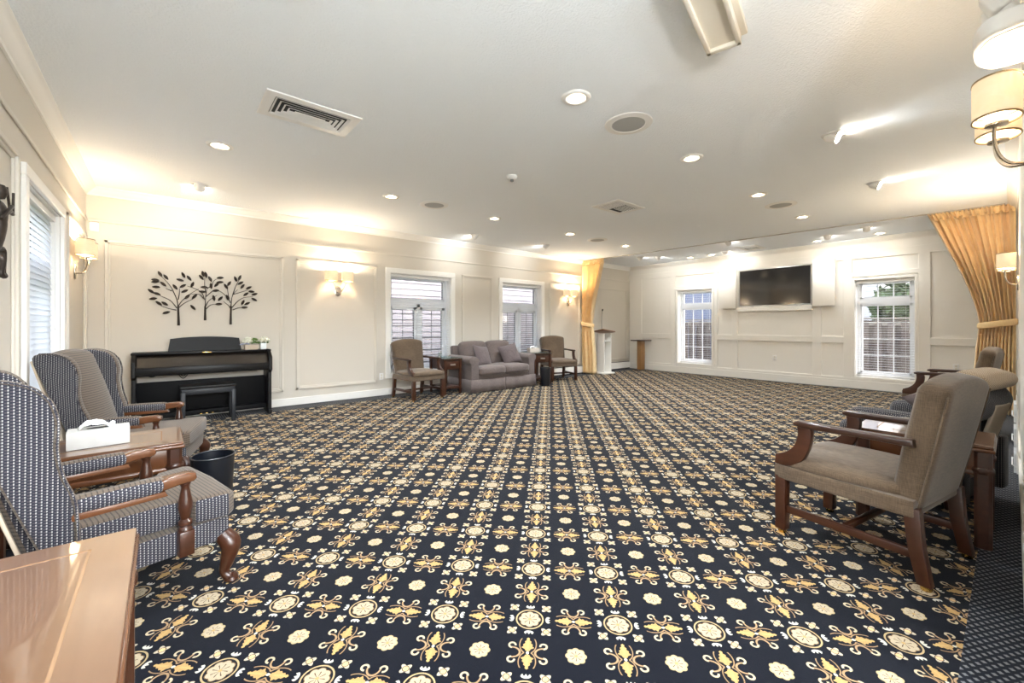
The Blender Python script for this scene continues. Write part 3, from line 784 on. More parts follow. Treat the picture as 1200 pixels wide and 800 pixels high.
# ------------------------------------------------------------------ loveseat (faces +x)
r = thing('loveseat', 'mauve grey skirted two seat sofa between the two drawer tables', 'sofa', (4.93, 6.47, 0), -90)
HW = .79
bm = nb(); box(bm, -.36, .36, -HW+.09, HW-.09, .10, .30, .012, 2); obj('frame', bm, M_mauve, r)
for s in (-1, 1):
    bm = nb(); prism(bm, smooth2([(s*(HW-.19), .10), (s*(HW-.19), .50), (s*(HW-.20), .575), (s*(HW-.15), .635), (s*(HW-.06), .645), (s*(HW+.005), .60), (s*(HW), .53), (s*(HW-.03), .47), (s*(HW-.03), .10)], 4), -.40, .37, 'yz', .012, 3)
    obj('arm', bm, M_mauve, r)
for s in (-1, 1):
    bm = nb(); cushion(bm, .10, s*.297, .375, .64, .592, .155, .05, (.012, .003, .022), 12); obj('seat_cushion', bm, M_mauve, r)
for s in (-1, 1):
    bm = nb(); cushion(bm, 0, s*.30, .22, .20, .60, .48, .08, (.03, .004, .02), 12, T(-.19, 0, .43) @ R('Y', -14)); obj('back_cushion', bm, M_mauve, r)
bm = nb(); box(bm, -.06, .05, -HW+.10, HW-.10, 0, .62, .03, 3, T(-.32, 0, .20) @ R('Y', -9)); obj('backrest', bm, M_mauve, r)
def skirt(a0, a1, p0, nrm, parent):
    pass
bm = nb()
path = [(-.40, -HW+.02), (.385, -HW+.02), (.385, -.012), (.345, -.006), (.345, .006), (.385, .012), (.385, HW-.02), (-.40, HW-.02)]
pp = []
for (x0, y0), (x1, y1) in zip(path, path[1:]):
    n_ = max(1, int(math.hypot(x1-x0, y1-y0)/.03))
    for i in range(n_): pp.append((x0+(x1-x0)*i/n_, y0+(y1-y0)*i/n_))
pp.append(path[-1])
cols = []
for i, (x, y) in enumerate(pp):
    o = .004*math.sin(i*.9); sx = .015 if x > .3 else 0
    cols.append([bm.verts.new((x+o*(x > .3)-(.012 if x > .3 else 0), y, .235)), bm.verts.new((x + o, y, .12)), bm.verts.new((x+o*1.5+sx*.6, y*1.012, .012))])
for a, b in zip(cols, cols[1:]):
    for j in range(2): bm.faces.new((a[j], b[j], b[j+1], a[j+1]))
o = obj('skirt', bm, M_mauve, r); md = o.modifiers.new('thick', 'SOLIDIFY'); md.thickness = .006
pillow('mauve grey throw pillow on the loveseat next to the near drawer table', (4.62, 6.40, .625), (66, 8, 14), .43, M_mauved, 'pillows on the loveseat')
pillow('mauve grey throw pillow on the loveseat next to the far drawer table', (5.30, 6.40, .625), (66, -12, -8), .43, M_mauved, 'pillows on the loveseat')

# ------------------------------------------------------------------ tables
def drawer_table(label, loc, rz, w, dp, h, group=None, glass=True):
    """slim end table, front faces -y"""
    r = thing('end_table', label, 'table', loc, rz, group)
    bm = nb(); box(bm, -w/2, w/2, -dp/2, dp/2, h-.035, h-.010, .006, 2); obj('tabletop', bm, M_mahogd, r)
    bm = nb(); box(bm, -w/2-.004, w/2+.004, -dp/2-.004, dp/2+.004, h-.0095, h-.001, .002, 1); obj('glass_top', bm, M_tglass, r, False)
    bm = nb(); box(bm, -w/2+.03, w/2-.03, -dp/2+.03, dp/2-.03, h-.20, h-.035, .003, 1); obj('apron', bm, M_mahogd, r)
    bm = nb(); box(bm, -w/2+.055, w/2-.055, -dp/2+.018, -dp/2+.035, h-.185, h-.05, .004, 2); d = obj('drawer', bm, M_mahog, r)
    bm = nb(); yy = -dp/2+.018
    tube(bm, [(-.04, yy, h-.115), (-.04, yy-.022, h-.12), (.04, yy-.022, h-.12), (.04, yy, h-.115)], .005, 8); box(bm, -.052, .052, yy-.003, yy, h-.130, h-.100, .001, 1); obj('drawer_pull', bm, M_chromepull, d)
    for sx in (-1, 1):
        for sy in (-1, 1):
            bm = nb(); x, y = sx*(w/2-.03), sy*(dp/2-.03)
            tb = bmesh.new(); bmesh.ops.create_cube(tb, size=1)
            for v in tb.verts:
                k_ = .032 if v.co.z < 0 else .045
                v.co = Vector((x + v.co.x*k_, y + v.co.y*k_, 0 if v.co.z < 0 else h-.035))
            merge(bm, tb); obj('leg', bm, M_mahog, r)
    bm = nb()
    for sy in (-1, 1): box(bm, -w/2+.03, w/2-.03, sy*(dp/2-.03)-.01, sy*(dp/2-.03)+.01, .10, .125, .002, 1)
    box(bm, -w/2+.05, w/2-.05, -dp/2+.03, dp/2-.03, .125, .135, .002, 1)
    obj('stretcher', bm, M_mahog, r)
    return r
G_dt = 'glass topped drawer tables either side of the loveseat'
drawer_table('dark drawer table with glass top between window armchair and loveseat', (3.895, 6.52, 0), 0, .37, .54, .63, G_dt)
drawer_table('dark drawer table holding a tissue box at the far end of loveseat', (6.03, 6.42, 0), -12, .42, .56, .64, G_dt)

def glass_table(name, label, x0, x1, y0, y1, h, group=None):
    """cherry table: moulded apron, chamfered corner posts, inlaid top under clear glass"""
    cx, cy = (x0+x1)/2, (y0+y1)/2
    r = thing(name, label, 'table', (cx, cy, 0), 0, group); a, b = (x1-x0)/2, (y1-y0)/2
    bm = nb(); box(bm, -a, a, -b, b, h-.040, h-.022, .006, 3); box(bm, -a+.006, a-.006, -b+.006, b-.006, h-.022, h-.008, .005, 3); obj('tabletop', bm, M_cherry, r)
    bm = nb(); box(bm, -a+.008, a-.008, -b+.008, b-.008, h-.0075, h-.0005, .0015, 1); g = obj('glass_top', bm, M_glasstop, r, False)
    bm = nb(); e = .10
    for (p, q, s, t) in ((-a+e, a-e, -b+e, -b+e+.007), (-a+e, a-e, b-e-.007, b-e), (-a+e, -a+e+.007, -b+e, b-e), (a-e-.007, a-e, -b+e, b-e)):
        box(bm, p, q, s, t, h-.0006, h+.0002)
    obj('inlay_line', bm, mat('pale_inlay', (.27, .16, .09), .25), g, False)
    bm = nb(); box(bm, -a+.035, a-.035, -b+.035, b-.035, h-.15, h-.04, .004, 2); box(bm, -a+.025, a-.025, -b+.025, b-.025, h-.175, h-.145, .010, 3); obj('apron', bm, M_cherry, r)
    for sx in (-1, 1):
        for sy in (-1, 1):
            bm = nb(); x, y = sx*(a-.045), sy*(b-.045)
            c = .034; k_ = .014
            ol = [(x-c, y-c+k_), (x-c+k_, y-c), (x+c-k_, y-c), (x+c, y-c+k_), (x+c, y+c-k_), (x+c-k_, y+c), (x-c+k_, y+c), (x-c, y+c-k_)]
            prism(bm, ol, 0, h-.04, 'xy', .003, 1)
            lathe(bm, [(.040, 0), (.045, .01), (.045, .025), (.038, .035)], 8, T(x, y, h-.16) @ R('Z', 22.5))
            obj('leg', bm, M_mahog, r)
    return r
glass_table('side_table', 'cherry wood table with glass top in the corner foreground', -.655, -.055, .80, 1.79, .56)
glass_table('end_table', 'cherry end table with tissue box between the two wing chairs', -.66, .10, 3.06, 3.53, .535)
glass_table('end_table', 'dark end table between taupe armchair and reclining chair', 3.36, 3.80, .055, .65, .56)

def tissue_box(label, loc, rz, s=1.0, m=None):
    r = thing('tissue_box', label, 'tissue box', loc, rz, 'tissue boxes')
    bm = nb(); box(bm, -.125*s, .125*s, -.065*s, .065*s, 0, .095*s, .004, 2); obj('box', bm, m or mat('marbled_card', (.52, .51, .49), .6, noise=.15, nscale=12), r)
    bm = nb(); lathe(bm, [(.001, .0955*s), (.05*s, .0955*s), (.052*s, .0965*s)], 20, Matrix.Diagonal((1, .5, 1, 1)), cap=True); obj('slot', bm, M_dark, r)
    bm = nb(); rg = random.Random(3); rows = []
    for i in range(13):
        t = i/12; x = -.085*s + .15*s*t; ww = .030*s*(1-.5*abs(t-.45)*2) + .006
        zz = .098*s + .042*s*math.sin(PI*min(1, t*1.15))**.8 if t < .87 else .098*s + .02*s
        rows.append([bm.verts.new((x, -ww + 2*ww*j/6, zz + .010*s*math.sin(j*1.9+i*.8) - .012*s*abs(j-3)/3)) for j in range(7)])
    for a, b in zip(rows, rows[1:]):
        for j in range(6): bm.faces.new((a[j], b[j], b[j+1], a[j+1]))
    o = obj('tissue', bm, M_tissue, r); md = o.modifiers.new('thick', 'SOLIDIFY'); md.thickness = .002
    return r
tissue_box('white marbled tissue box with a tissue pulled up on the cherry end table', (-.27, 3.27, .5355), 4)
tissue_box('beige tissue box on the drawer table by the far armchair', (5.93, 6.40, .6395), -10, .95, mat('beige_card', (.50, .44, .38), .7))
r = thing('glass_tumbler', 'clear glass tumbler on the near drawer table', 'glass', (3.83, 6.60, .6295))
bm = nb(); lathe(bm, [(.028, 0), (.034, .09), (.031, .088), (.026, .008), (.001, .008)], 20, cap=False); obj('cup', bm, thin_glass('clear_glass', (.93, .97, .97), .18), r)
r = thing('crystal_dish', 'small cut crystal dish on the dark end table beside the recliner', 'dish', (3.62, .40, .5602))
bm = nb(); lathe(bm, [(.04, 0), (.05, .01), (.075, .05), (.07, .05), (.046, .015), (.001, .012)], 12, cap=False); obj('bowl', bm, thin_glass('cut_crystal', (.92, .95, .97), .3), r, True, 10)

# bins
def bin_(label, loc, rad_, h):
    r = thing('waste_bin', label, 'bin', loc, 0, 'black waste bins')
    bm = nb(); lathe(bm, [(.001, .004), (rad_*.86, .0), (rad_*.88, .004), (rad_, h), (rad_-.006, h), (rad_*.86-.004, .008), (.001, .008)], 36, cap=False); obj('bucket', bm, M_bin, r)
    bm = nb(); lathe(bm, [(rad_-.007, h-.004), (rad_+.004, h-.004), (rad_+.005, h+.002), (rad_-.001, h+.005), (rad_-.008, h+.002), (rad_-.007, h-.004)], 36, cap=False); obj('rim', bm, M_bin, r)
    return r
bin_('round black waste bin at the front corner of the cherry end table', (.27, 3.56, 0), .127, .30)
bin_('tall black waste bin between loveseat and far armchair', (5.86, 5.97, 0), .105, .36)
M_rim = mat('antique_brass_rim', (.30, .22, .12), .4, metal=.8)
M_fillglobe = mat('fill_globe_glow', (.9, .9, .88), .4, emit=(.87, .945, 1.0), estr=75)  # glow of the fill globes added behind the camera
CAN_W, SCONCE_W, GIM_W = 44, 4.8, 3.2
# ------------------------------------------------------------------ piano (front towards -y)
PX, PY = .437, 6.69
r = thing('digital_piano', 'black upright digital piano against the cream panelled wall', 'piano', (PX, PY, 0))
for s in (-1, 1):
    bm = nb(); x0, x1 = (s*.715, s*.675) if s < 0 else (.675, .715)
    prism(bm, [(-.20, 0), (.20, 0), (.20, .80), (.02, .86), (-.10, .86), (-.225, .77), (-.225, .60), (-.16, .56), (-.17, .05), (-.20, .05)], x0, x1, 'yz', .005, 2); obj('side_panel', bm, M_blackg, r)
bm = nb(); box(bm, -.675, .675, -.205, .20, .60, .705, .006); box(bm, -.675, .675, -.225, -.205, .61, .70, .004); obj('keybed', bm, M_blackg, r)
bm = nb(); prism(bm, [(-.212, .705), (-.06, .845), (-.05, .845), (-.05, .705)], -.672, .672, 'yz', .006); obj('key_cover', bm, mat('brown_black_lid', (.014, .010, .008), .3, noise=.2), r)
bm = nb(); box(bm, -.722, .722, -.10, .205, .845, .872, .006); obj('top_lid', bm, M_blackg, r)
bm = nb(); box(bm, -.675, .675, .10, .125, .08, .50, .004); box(bm, -.675, .675, -.02, .125, .06, .12, .004); obj('lower_panel', bm, M_black, r)
bm = nb()
prism(bm, [(-.385, 0), (.385, 0), (.362, .165)] + smooth2([(.362, .165), (.20, .183), (0, .190), (-.20, .183), (-.362, .165)], 4)[1:], 0, .016, 'xz', .004, 1, T(0, -.01, .872) @ R('X', -12)); obj('music_rest', bm, M_blackg, r)
bm = nb(); box(bm, -.05, .05, -.104, -.1005, .852, .864, .001); obj('name_plate', bm, M_brass, r)
for x0, x1, dz in ((-.62, -.45, .05), (-.30, -.16, .09), (-.28, -.18, .06)):
    bm = nb(); tube(bm, smooth_path([(x0, .15, .61), ((x0+x1)/2, .16, .61-dz), (x1, .15, .61)], 6), .005, 6); obj('cable', bm, M_black, r)
for x in (-.06, 0, .06):
    bm = nb(); box(bm, x-.014, x+.014, -.09, .0, .075, .085, .004); obj('pedal', bm, M_brass, r)
# bench
r = thing('piano_bench', 'low black bench tucked under the piano keyboard', 'bench', (.44, 6.43, 0))
bm = nb(); cushion(bm, 0, 0, .455, .56, .31, .035, .012, (0, 0, .006), 8); obj('seat', bm, M_blackg, r)
bm = nb(); box(bm, -.265, .265, -.14, .14, .37, .438, .004); obj('apron', bm, mat('black_ash', (.010, .012, .017), .45), r)
for sx in (-1, 1):
    for sy in (-1, 1):
        bm = nb(); box(bm, sx*.25-.022, sx*.25+.022, sy*.125-.022, sy*.125+.022, 0, .40, .004); obj('leg', bm, mat('black_ash_leg', (.010, .012, .017), .45), r)
# wall art
r = thing('tree_wall_sculpture', 'dark metal wall sculpture of three leafy trees above the piano', 'wall art', (0, 0, 0))
for ti in range(3):
    bm = nb(); (x0, z0), (x1, z1) = TREE_TRUNKS[ti]; Yw = YB - .035
    tube(bm, [(x0, Yw, z0), ((x0+x1)/2, Yw, (z0+z1)/2), (x1, Yw, z1)], [.015, .012, .010], 8)
    tk = obj('tree', bm, M_bronze, r)
    for bi, b in enumerate(TREE_BRANCHES[ti]):
        bm = nb(); P = smooth_path([(x, Yw + .004*math.sin(bi*2+i), z) for i, (x, z) in enumerate(b)], 4) if len(b) > 2 else [(x, Yw, z) for x, z in b]
        n = len(P); tube(bm, P, [.006 - .0035*i/(n-1) for i in range(n)], 6); obj('branch', bm, M_bronze, tk)
    bm = nb()
    for li, (x, z, a) in enumerate(TREE_LEAVES[ti]):
        L, w = .042, .0165
        yy = Yw - .010 - .006*(li % 3)
        rows = []
        for i in range(9):
            t = i/8; hw = w*math.sin(PI*t)**.75 + .0003; xx = -L + 2*L*t
            rows.append([(xx, -hw, .004), (xx, 0, -.002), (xx, hw, .004)])
        Mx = T(x, yy, z) @ Matrix.Rotation(-rad(a), 4, 'Y') @ Matrix.Rotation(rad(90), 4, 'X')
        for off in (0, 1):
            pass
        tb = bmesh.new(); vs = [[tb.verts.new(c) for c in rw] for rw in rows]; v2 = [[tb.verts.new((c[0], c[1], c[2]-.0022)) for c in rw] for rw in rows]
        for i in range(8):
            for j in range(2):
                tb.faces.new((vs[i][j], vs[i][j+1], vs[i+1][j+1], vs[i+1][j])); tb.faces.new((v2[i][j], v2[i+1][j], v2[i+1][j+1], v2[i][j+1]))
            tb.faces.new((vs[i][0], vs[i+1][0], v2[i+1][0], v2[i][0])); tb.faces.new((vs[i][2], v2[i][2], v2[i+1][2], vs[i+1][2]))
        bmesh.ops.recalc_face_normals(tb, faces=tb.faces[:]); merge(bm, tb, Mx)
    obj('leaves', bm, M_bronze, tk)
# flowers on the piano
def blooms(bm, rg, c, rx, ry, rz, n, s):
    for i in range(n):
        a = rg.random()*6.283; t = rg.random()**.5
        p = Vector(c) + Vector((math.cos(a)*rx*t, math.sin(a)*ry*t, rz*(1-t*t)*(.6+.4*rg.random())))
        q = Matrix.Rotation(rg.random()*6.28, 4, 'Z') @ Matrix.Rotation(rg.uniform(-.8, .8), 4, 'X')
        for k_ in range(5):
            M = T(*p) @ q @ Matrix.Rotation(k_*1.2566, 4, 'Z') @ Matrix.Rotation(-.6, 4, 'Y')
            tb = bmesh.new(); vs = [tb.verts.new(v) for v in ((0, 0, 0), (s*.5, s*.38, .004), (s, 0, .010), (s*.5, -s*.38, .004))]; tb.faces.new(vs); merge(bm, tb, M)
rg = random.Random(11)
r = thing('flower_planter', 'low wooden planter of white and green flowers on the piano', 'flowers', (.93, 6.66, .872))
bm = nb(); box(bm, -.075, .075, -.045, .045, 0, .065, .003); obj('planter_box', bm, mat('whitewashed_wood', (.50, .42, .33), .7), r)
bm = nb(); blooms(bm, rg, (-.045, -.005, .085), .06, .055, .075, 45, .030); obj('white_blooms', bm, M_petal, r, False)
bm = nb(); blooms(bm, rg, (-.07, -.01, .06), .05, .05, .02, 12, .022); obj('blue_blooms', bm, M_bluep, r, False)
bm = nb(); blooms(bm, rg, (.04, 0, .075), .06, .05, .08, 40, .026); obj('foliage', bm, M_leafg, r, False)
r = thing('flower_vase', 'small white square vase of white flowers at the piano end', 'vase', (1.07, 6.65, .872))
bm = nb(); box(bm, -.035, .035, -.035, .035, 0, .088, .006, 3); obj('vase', bm, M_vase, r)
bm = nb(); blooms(bm, rg, (.01, -.01, .095), .07, .06, .06, 60, .034); obj('white_blooms', bm, M_petal, r, False)
bm = nb(); blooms(bm, rg, (.0, .01, .080), .075, .05, .01, 10, .026); obj('foliage', bm, M_leafg, r, False)

# ------------------------------------------------------------------ lectern and pedestal
r = thing('lectern', 'white lectern with wooden slanted top and gooseneck microphone by the tied curtain', 'lectern', (8.50, 6.56, 0), -4)
bm = nb(); box(bm, -.20, .20, -.17, .17, 0, .035, .005); obj('base', bm, M_trim, r)
bm = nb(); box(bm, -.135, -.117, -.115, .115, .035, 1.0); box(bm, .117, .135, -.115, .115, .035, 1.0); box(bm, -.135, .135, .10, .115, .035, 1.0); box(bm, -.117, .117, -.10, .10, .80, .818); obj('cabinet', bm, M_trim, r, False)
bm = nb(); box(bm, -.22, .22, -.17, .17, -.012, .014, .004, 2, T(0, 0, 1.045) @ R('X', -10) @ R('Y', 8)); obj('top', bm, M_oaktop, r)
bm = nb(); pts = smooth_path([(.0, .08, 1.06), (-.01, .08, 1.25), (-.03, .06, 1.42), (-.05, .02, 1.56)], 5); tube(bm, pts, .005, 6); lathe(bm, [(.028, 0), (.022, .02), (.006, .03)], 12, T(0, .08, 1.055))
mi = obj('gooseneck', bm, M_black, r); bm = nb(); lathe(bm, [(.004, 0), (.016, .012), (.017, .045), (.008, .058)], 12, T(-.05, .02, 1.555) @ R('X', 15)); obj('microphone', bm, M_black, mi)
r = thing('pedestal', 'slim oak pedestal stand with dark top in the room corner', 'pedestal', (9.90, 6.42, 0), -8)
bm = nb(); box(bm, -.15, .15, -.13, .13, 0, .018, .004); obj('base', bm, M_mahogd, r)
bm = nb(); box(bm, -.075, .075, -.07, .07, .018, .785, .004); box(bm, -.015, .015, -.074, -.06, .02, .78, .002); obj('column', bm, M_oak, r)
bm = nb(); box(bm, -.22, .22, -.17, .17, .785, .812, .005); obj('top', bm, M_mahogd, r)

# ------------------------------------------------------------------ curtains
def curtain(label, ya, sgn, W0, W1, W2, zt, nf, seed, ka=1.0):
    """hangs from the track; ya = wall side, opens towards sgn"""
    r = thing('curtain', label, 'curtain', (track_x(ya) - (.07 if sgn < 0 else 0), ya, 0), 0, 'gold curtains on the ceiling track')
    rg = random.Random(seed); NS, NT = nf*8, 44; zb, z0 = .015, H-.10
    ph = [rg.uniform(-.5, .5) for _ in range(nf+1)]
    def width(z):
        if z > zt:
            u = (z-zt)/(H-zt); return W1 + (W0-W1)*u**1.15
        u = (zt-z)/zt; return W1 + (W2-W1)*math.sin(u*PI/2)**.8
    def pt(s, z, amp0=1.0, fr=1.0):
        w = width(z); f = s*nf*fr; i = min(nf, int(s*nf)); p_ = ph[i]*(1-(f % 1)) + ph[min(nf, i+1)]*(f % 1)
        pin = math.exp(-((z-zt)/.16)**2)
        amp = (.050 - .020*pin)*amp0*ka*(1.15 if z < zt else 1.0)*(.8+.4*abs(math.sin(i*1.7)))
        x = amp*math.sin(2*PI*f + p_*.8) + .012*math.sin(5*f+z*3)
        y = s*w + .012*math.sin(4*PI*f)*(1-pin) 
        sag = 0
        if z > zt:
            u = (z-zt)/(H-zt); sag = -.05*s*math.sin(PI*u)*(1-u)
        y += sag
        return Vector((x - .07*sgn*y*0, sgn*y, z))
    def sheet(za, zb_, nt, amp0, fr, nm, xo=0):
        bm = nb(); rows = []
        for j in range(nt+1):
            z = za + (zb_-za)*j/nt
            row = []
            for i in range(NS+1):
                p = pt(i/NS, z, amp0, fr); p.x += xo + (track_x(ya+p.y)-track_x(ya)); row.append(bm.verts.new(p))
            rows.append(row)
        for a, b in zip(rows, rows[1:]):
            for i in range(NS): bm.faces.new((a[i], a[i+1], b[i+1], b[i]))
        o = obj(nm, bm, M_curtain, r, True, 80); md = o.modifiers.new('thick', 'SOLIDIFY'); md.thickness = .004; md.offset = 0; return o
    sheet(z0+.004, zb, NT, 1.0, 1.0, 'drape'); sheet(H-.017, z0-.02, 5, .42, 2.0, 'header', -.005)
    bm = nb(); n = 28; prof = []
    w = width(zt)
    for i in range(n):
        a = 2*PI*i/n; x = .075*math.cos(a); y = w/2 + (w/2+.02)*math.sin(a)
        prof.append((x, y))
    for (dz, dr) in ((-.035, 0),):
        rows = []
        for z_, k_ in ((zt-.045, .93), (zt-.03, 1.0), (zt, 1.02), (zt+.03, 1.0), (zt+.045, .93)):
            rows.append([bm.verts.new((x*k_*1.05 + track_x(ya+sgn*y)-track_x(ya), sgn*(w/2+(y-w/2)*k_), z_ + .05*(w/2-y)/w)) for x, y in prof])
        for a_, b_ in zip(rows, rows[1:]):
            for i in range(n): bm.faces.new((a_[i], a_[(i+1) % n], b_[(i+1) % n], b_[i]))
    o = obj('tieback', bm, M_curtain, r); md = o.modifiers.new('thick', 'SOLIDIFY'); md.thickness = .006
    return r
curtain('gold curtain tied back narrow beside the white lectern', 6.92, -1, .66, .33, .42, 1.22, 4, 3, 1.5)
curtain('wide gold curtain spread out behind the reclining chair and far armchair', -.03, 1, .83, .32, .38, 1.22, 11, 5)

# ------------------------------------------------------------------ tv and sliding panels
r = thing('television', 'large dark flat screen television set in the white panelled wall', 'television', (XR, 3.305, 2.035), -90)
w, h = .70, .415
bm = nb(); box(bm, -w+.02, w-.02, -.035, -.0005, -h+.02, h-.02, .004); obj('housing', bm, M_black, r)
bm = nb()
for b_ in ((-w, -w+.022, -h, h), (w-.022, w, -h, h), (-w, w, -h, -h+.024), (-w, w, h-.022, h)): box(bm, b_[0], b_[1], -.055, -.03, b_[2], b_[3], .003, 1)
obj('bezel', bm, M_silver, r)
bm = nb(); box(bm, -w+.022, w-.022, -.046, -.036, -h+.024, h-.022); obj('screen', bm, M_screen, r, False)
for s in (-1, 1):
    bm = nb(); box(bm, s*.42-.03, s*.42+.03, -.058, -.02, -h-.012, -h+.006, .003); obj('bracket', bm, M_silver, r)
for y, lab in ((4.24, 'white sliding panel beside the television, nearer the pedestal'), (2.405, 'white sliding panel beside the television, nearer the spread curtain')):
    r = thing('sliding_panel', lab, 'panel', (XR, y, 0), -90, 'sliding panels either side of the television')
    bm = nb(); box(bm, -.185, .185, -.085, -.045, 1.59, 2.51, .004, 2); obj('panel', bm, M_wall_white, r)
    bm = nb(); box(bm, -.15, .15, -.046, -.025, 1.62, 1.66, .002); box(bm, -.15, .15, -.046, -.0265, 2.45, 2.49, .002); obj('runner', bm, M_wall_white, r)

# outlets, heater, sensor
def outlet(lab, x, y, z, rz):
    r = thing('wall_outlet', lab, 'outlet', (x, y, z), rz, 'wall outlets')
    bm = nb(); box(bm, -.036, .036, -.007, -.0005, -.058, .058, .004, 2); obj('cover_plate', bm, M_white, r)
    for s in (-1, 1):
        bm = nb(); lathe(bm, [(.016, 0), (.016, .003), (.014, .004)], 14, T(0, -.007, s*.022) @ R('X', 90)); obj('socket', bm, M_beige, r)
outlet('white outlet on cream wall beside the near window casing', 2.885, YB, .325, 0)
outlet('white outlet low on white wall under the television', XR, 3.29, .50, -90)
outlet('white outlet low on white wall behind the far armchair', XR, .60, .50, -90)
r = thing('baseboard_heater', 'long white baseboard heater behind the lectern', 'heater', (8.55, YB, 0))
bm = nb(); prism(bm, [(-.019, .03), (-.075, .03), (-.075, .155), (-.055, .185), (-.019, .20)], -1.55, 1.52, 'yz', .004, 1); obj('cover', bm, M_trim, r)
bm = nb(); box(bm, -1.55, 1.52, -.066, -.025, .196, .204, .002, 1); box(bm, -1.55, 1.52, -.060, -.0205, .001, .03); obj('slot', bm, M_dark, r)
r = thing('motion_sensor', 'small white motion sensor high in the wall corner', 'sensor', (-.615, 6.922, 2.36), 0)
bm = nb(); cushion(bm, 0, 0, 0, .085, .05, .11, .018, (0, 0, 0), 6); obj('housing', bm, M_white, r)
bm = nb(); cushion(bm, 0, -.026, -.02, .05, .012, .04, .006, (0, 0, 0), 4); obj('lens', bm, M_white, r)

# metal musician on the window wall
r = thing('metal_wall_sculpture', 'dark metal figure of a musician with sticks, cut by picture edge', 'wall art', (XL+.04, 3.275, 1.765), 90); r.scale = (.72, .72, .72)
def ch(pts, rr, nm, bm): tube(bm, smooth_path(pts, 5), rr, 10)
bm = nb()
tube(bm, smooth_path([(.0, 0, .10), (.02, -.01, .02), (.03, -.01, -.10), (.0, 0, -.22), (-.06, 0, -.26)], 5), [.018, .03, .04, .045, .048, .05, .05, .048, .045, .045, .044, .043, .042, .042, .04, .04, .038, .036, .034, .03, .02], 12)
tube(bm, smooth_path([(.02, -.01, .06), (.10, -.03, .02), (.18, -.04, .055), (.30, -.03, .055)], 6), .013, 8)
tube(bm, smooth_path([(.0, .0, .05), (-.07, -.04, -.04), (.0, -.06, .02), (.12, -.06, .08)], 6), .013, 8)
tube(bm, smooth_path([(-.03, 0, -.26), (.07, -.02, -.24), (.10, -.02, -.30), (.08, -.02, -.40), (.12, -.02, -.42)], 6), .02, 8)
tube(bm, smooth_path([(-.05, 0, -.26), (-.02, -.04, -.32), (-.06, -.04, -.42), (-.02, -.05, -.44)], 6), .02, 8)
obj('body', bm, M_bronze, r)
bm = nb(); lathe(bm, [(.001, -.055), (.03, -.045), (.044, -.01), (.045, .02), (.03, .05), (.001, .058)], 16, T(.05, -.01, .16)); tube(bm, [(.09, -.01, .15), (.105, -.01, .14), (.09, -.01, .13)], .008, 6); obj('head', bm, M_bronze, r)
for a_, b_ in (((.115, -.035, .215), (.20, -.035, .06)), ((.295, -.035, .215), (.285, -.035, .05))):
    bm = nb(); tube(bm, [a_, b_], .008, 8); obj('stick', bm, M_bronze, r)
bm = nb(); tube(bm, [(.0, .045, -.1), (.0, -.01, -.1)], .006, 6); obj('wall_pin', bm, M_bronze, r)

# ------------------------------------------------------------------ wall sconces (local y into the room)
def sconce(label, loc, rz, k=1.0):
    r = thing('wall_sconce', label, 'wall lamp', loc, rz, 'two shade wall sconces')
    bm = nb(); ol = [(.058*math.cos(2*PI*i/28), .085*math.sin(2*PI*i/28)) for i in range(28)]; prism(bm, ol, .0006, .016, 'xz', .006, 2, T(0, 0, -.235)); obj('backplate', bm, M_nickel, r)
    for s in (-1, 1):
        bm = nb(); tube(bm, smooth_path([(s*.01, .016, -.255), (s*.035, .060, -.245), (s*.06, .090, -.20), (s*.09, .100, -.13), (s*.125, .092, -.085)], 5), .0065, 8)
        lathe(bm, [(.012, -.012), (.034, -.008), (.034, .002), (.012, .006)], 16, T(s*.125, .092, -.098)); a = obj('arm', bm, M_nickel, r)
        bm = nb(); lathe(bm, [(.024, -.012), (.030, -.008), (.030, .058), (.012, .066)], 14, T(s*.125, .092, -.078)); obj('bulb', bm, M_diff, a)
        bm = nb(); lathe(bm, [(.096, -.078), (.096, .078), (.0935, .078), (.0935, -.078), (.096, -.078)], 40, T(s*.125, .092, 0) @ Matrix.Diagonal((1, .74, 1, 1)), cap=False); sh = obj('shade', bm, M_shade, r)
        bm = nb()
        for z_ in (.078,): lathe(bm, [(.0965, z_-.003), (.0985, z_-.003), (.0985, z_+.003), (.0925, z_+.003), (.0925, z_-.003), (.0965, z_-.003)], 40, T(s*.125, .092, 0) @ Matrix.Diagonal((1, .74, 1, 1)), cap=False)
        obj('rim', bm, M_rim, sh); bm = nb(); z_ = -.078
        for q in range(3): tube(bm, [(s*.125 + .02*math.cos(q*2.09), .092+.02*math.sin(q*2.09), -.078), (s*.125 + .0955*math.cos(q*2.09), .092+.0707*math.sin(q*2.09), -.078)], .0018, 5)
        lathe(bm, [(.0965, z_-.003), (.0985, z_-.003), (.0985, z_+.003), (.0925, z_+.003), (.0925, z_-.003), (.0965, z_-.003)], 40, T(s*.125, .092, 0) @ Matrix.Diagonal((1, .74, 1, 1)), cap=False); obj('rim', bm, M_rim, sh)
    M = Matrix.Translation(loc) @ R('Z', rz)
    for s in (-1, 1):
        lamp('POINT', M @ Vector((s*.125, .092, .072)), SCONCE_W*k, (1.0, .84, .62), .022)
def lamp(kind, loc, watts, col, size=.03, aim=None, cone=120, blend=.6):
    l = bpy.data.lights.new('lamp_light', kind); l.energy = watts; l.color = col; l.shadow_soft_size = size
    o = bpy.data.objects.new('lamp_light', l); COL.objects.link(o); o.location = loc
    if kind == 'SPOT':
        l.spot_size = rad(cone); l.spot_blend = blend
        d = Vector(aim if aim else (0, 0, -1)).normalized(); o.rotation_euler = d.to_track_quat('-Z', 'Y').to_euler()
    return o
sconce('two shade wall sconce in the corner between left window and piano', (XL, 6.10, 1.985), -90, .6)
sconce('two shade wall sconce on the plain panel between piano and near window', (2.16, YB, 1.985), 180)
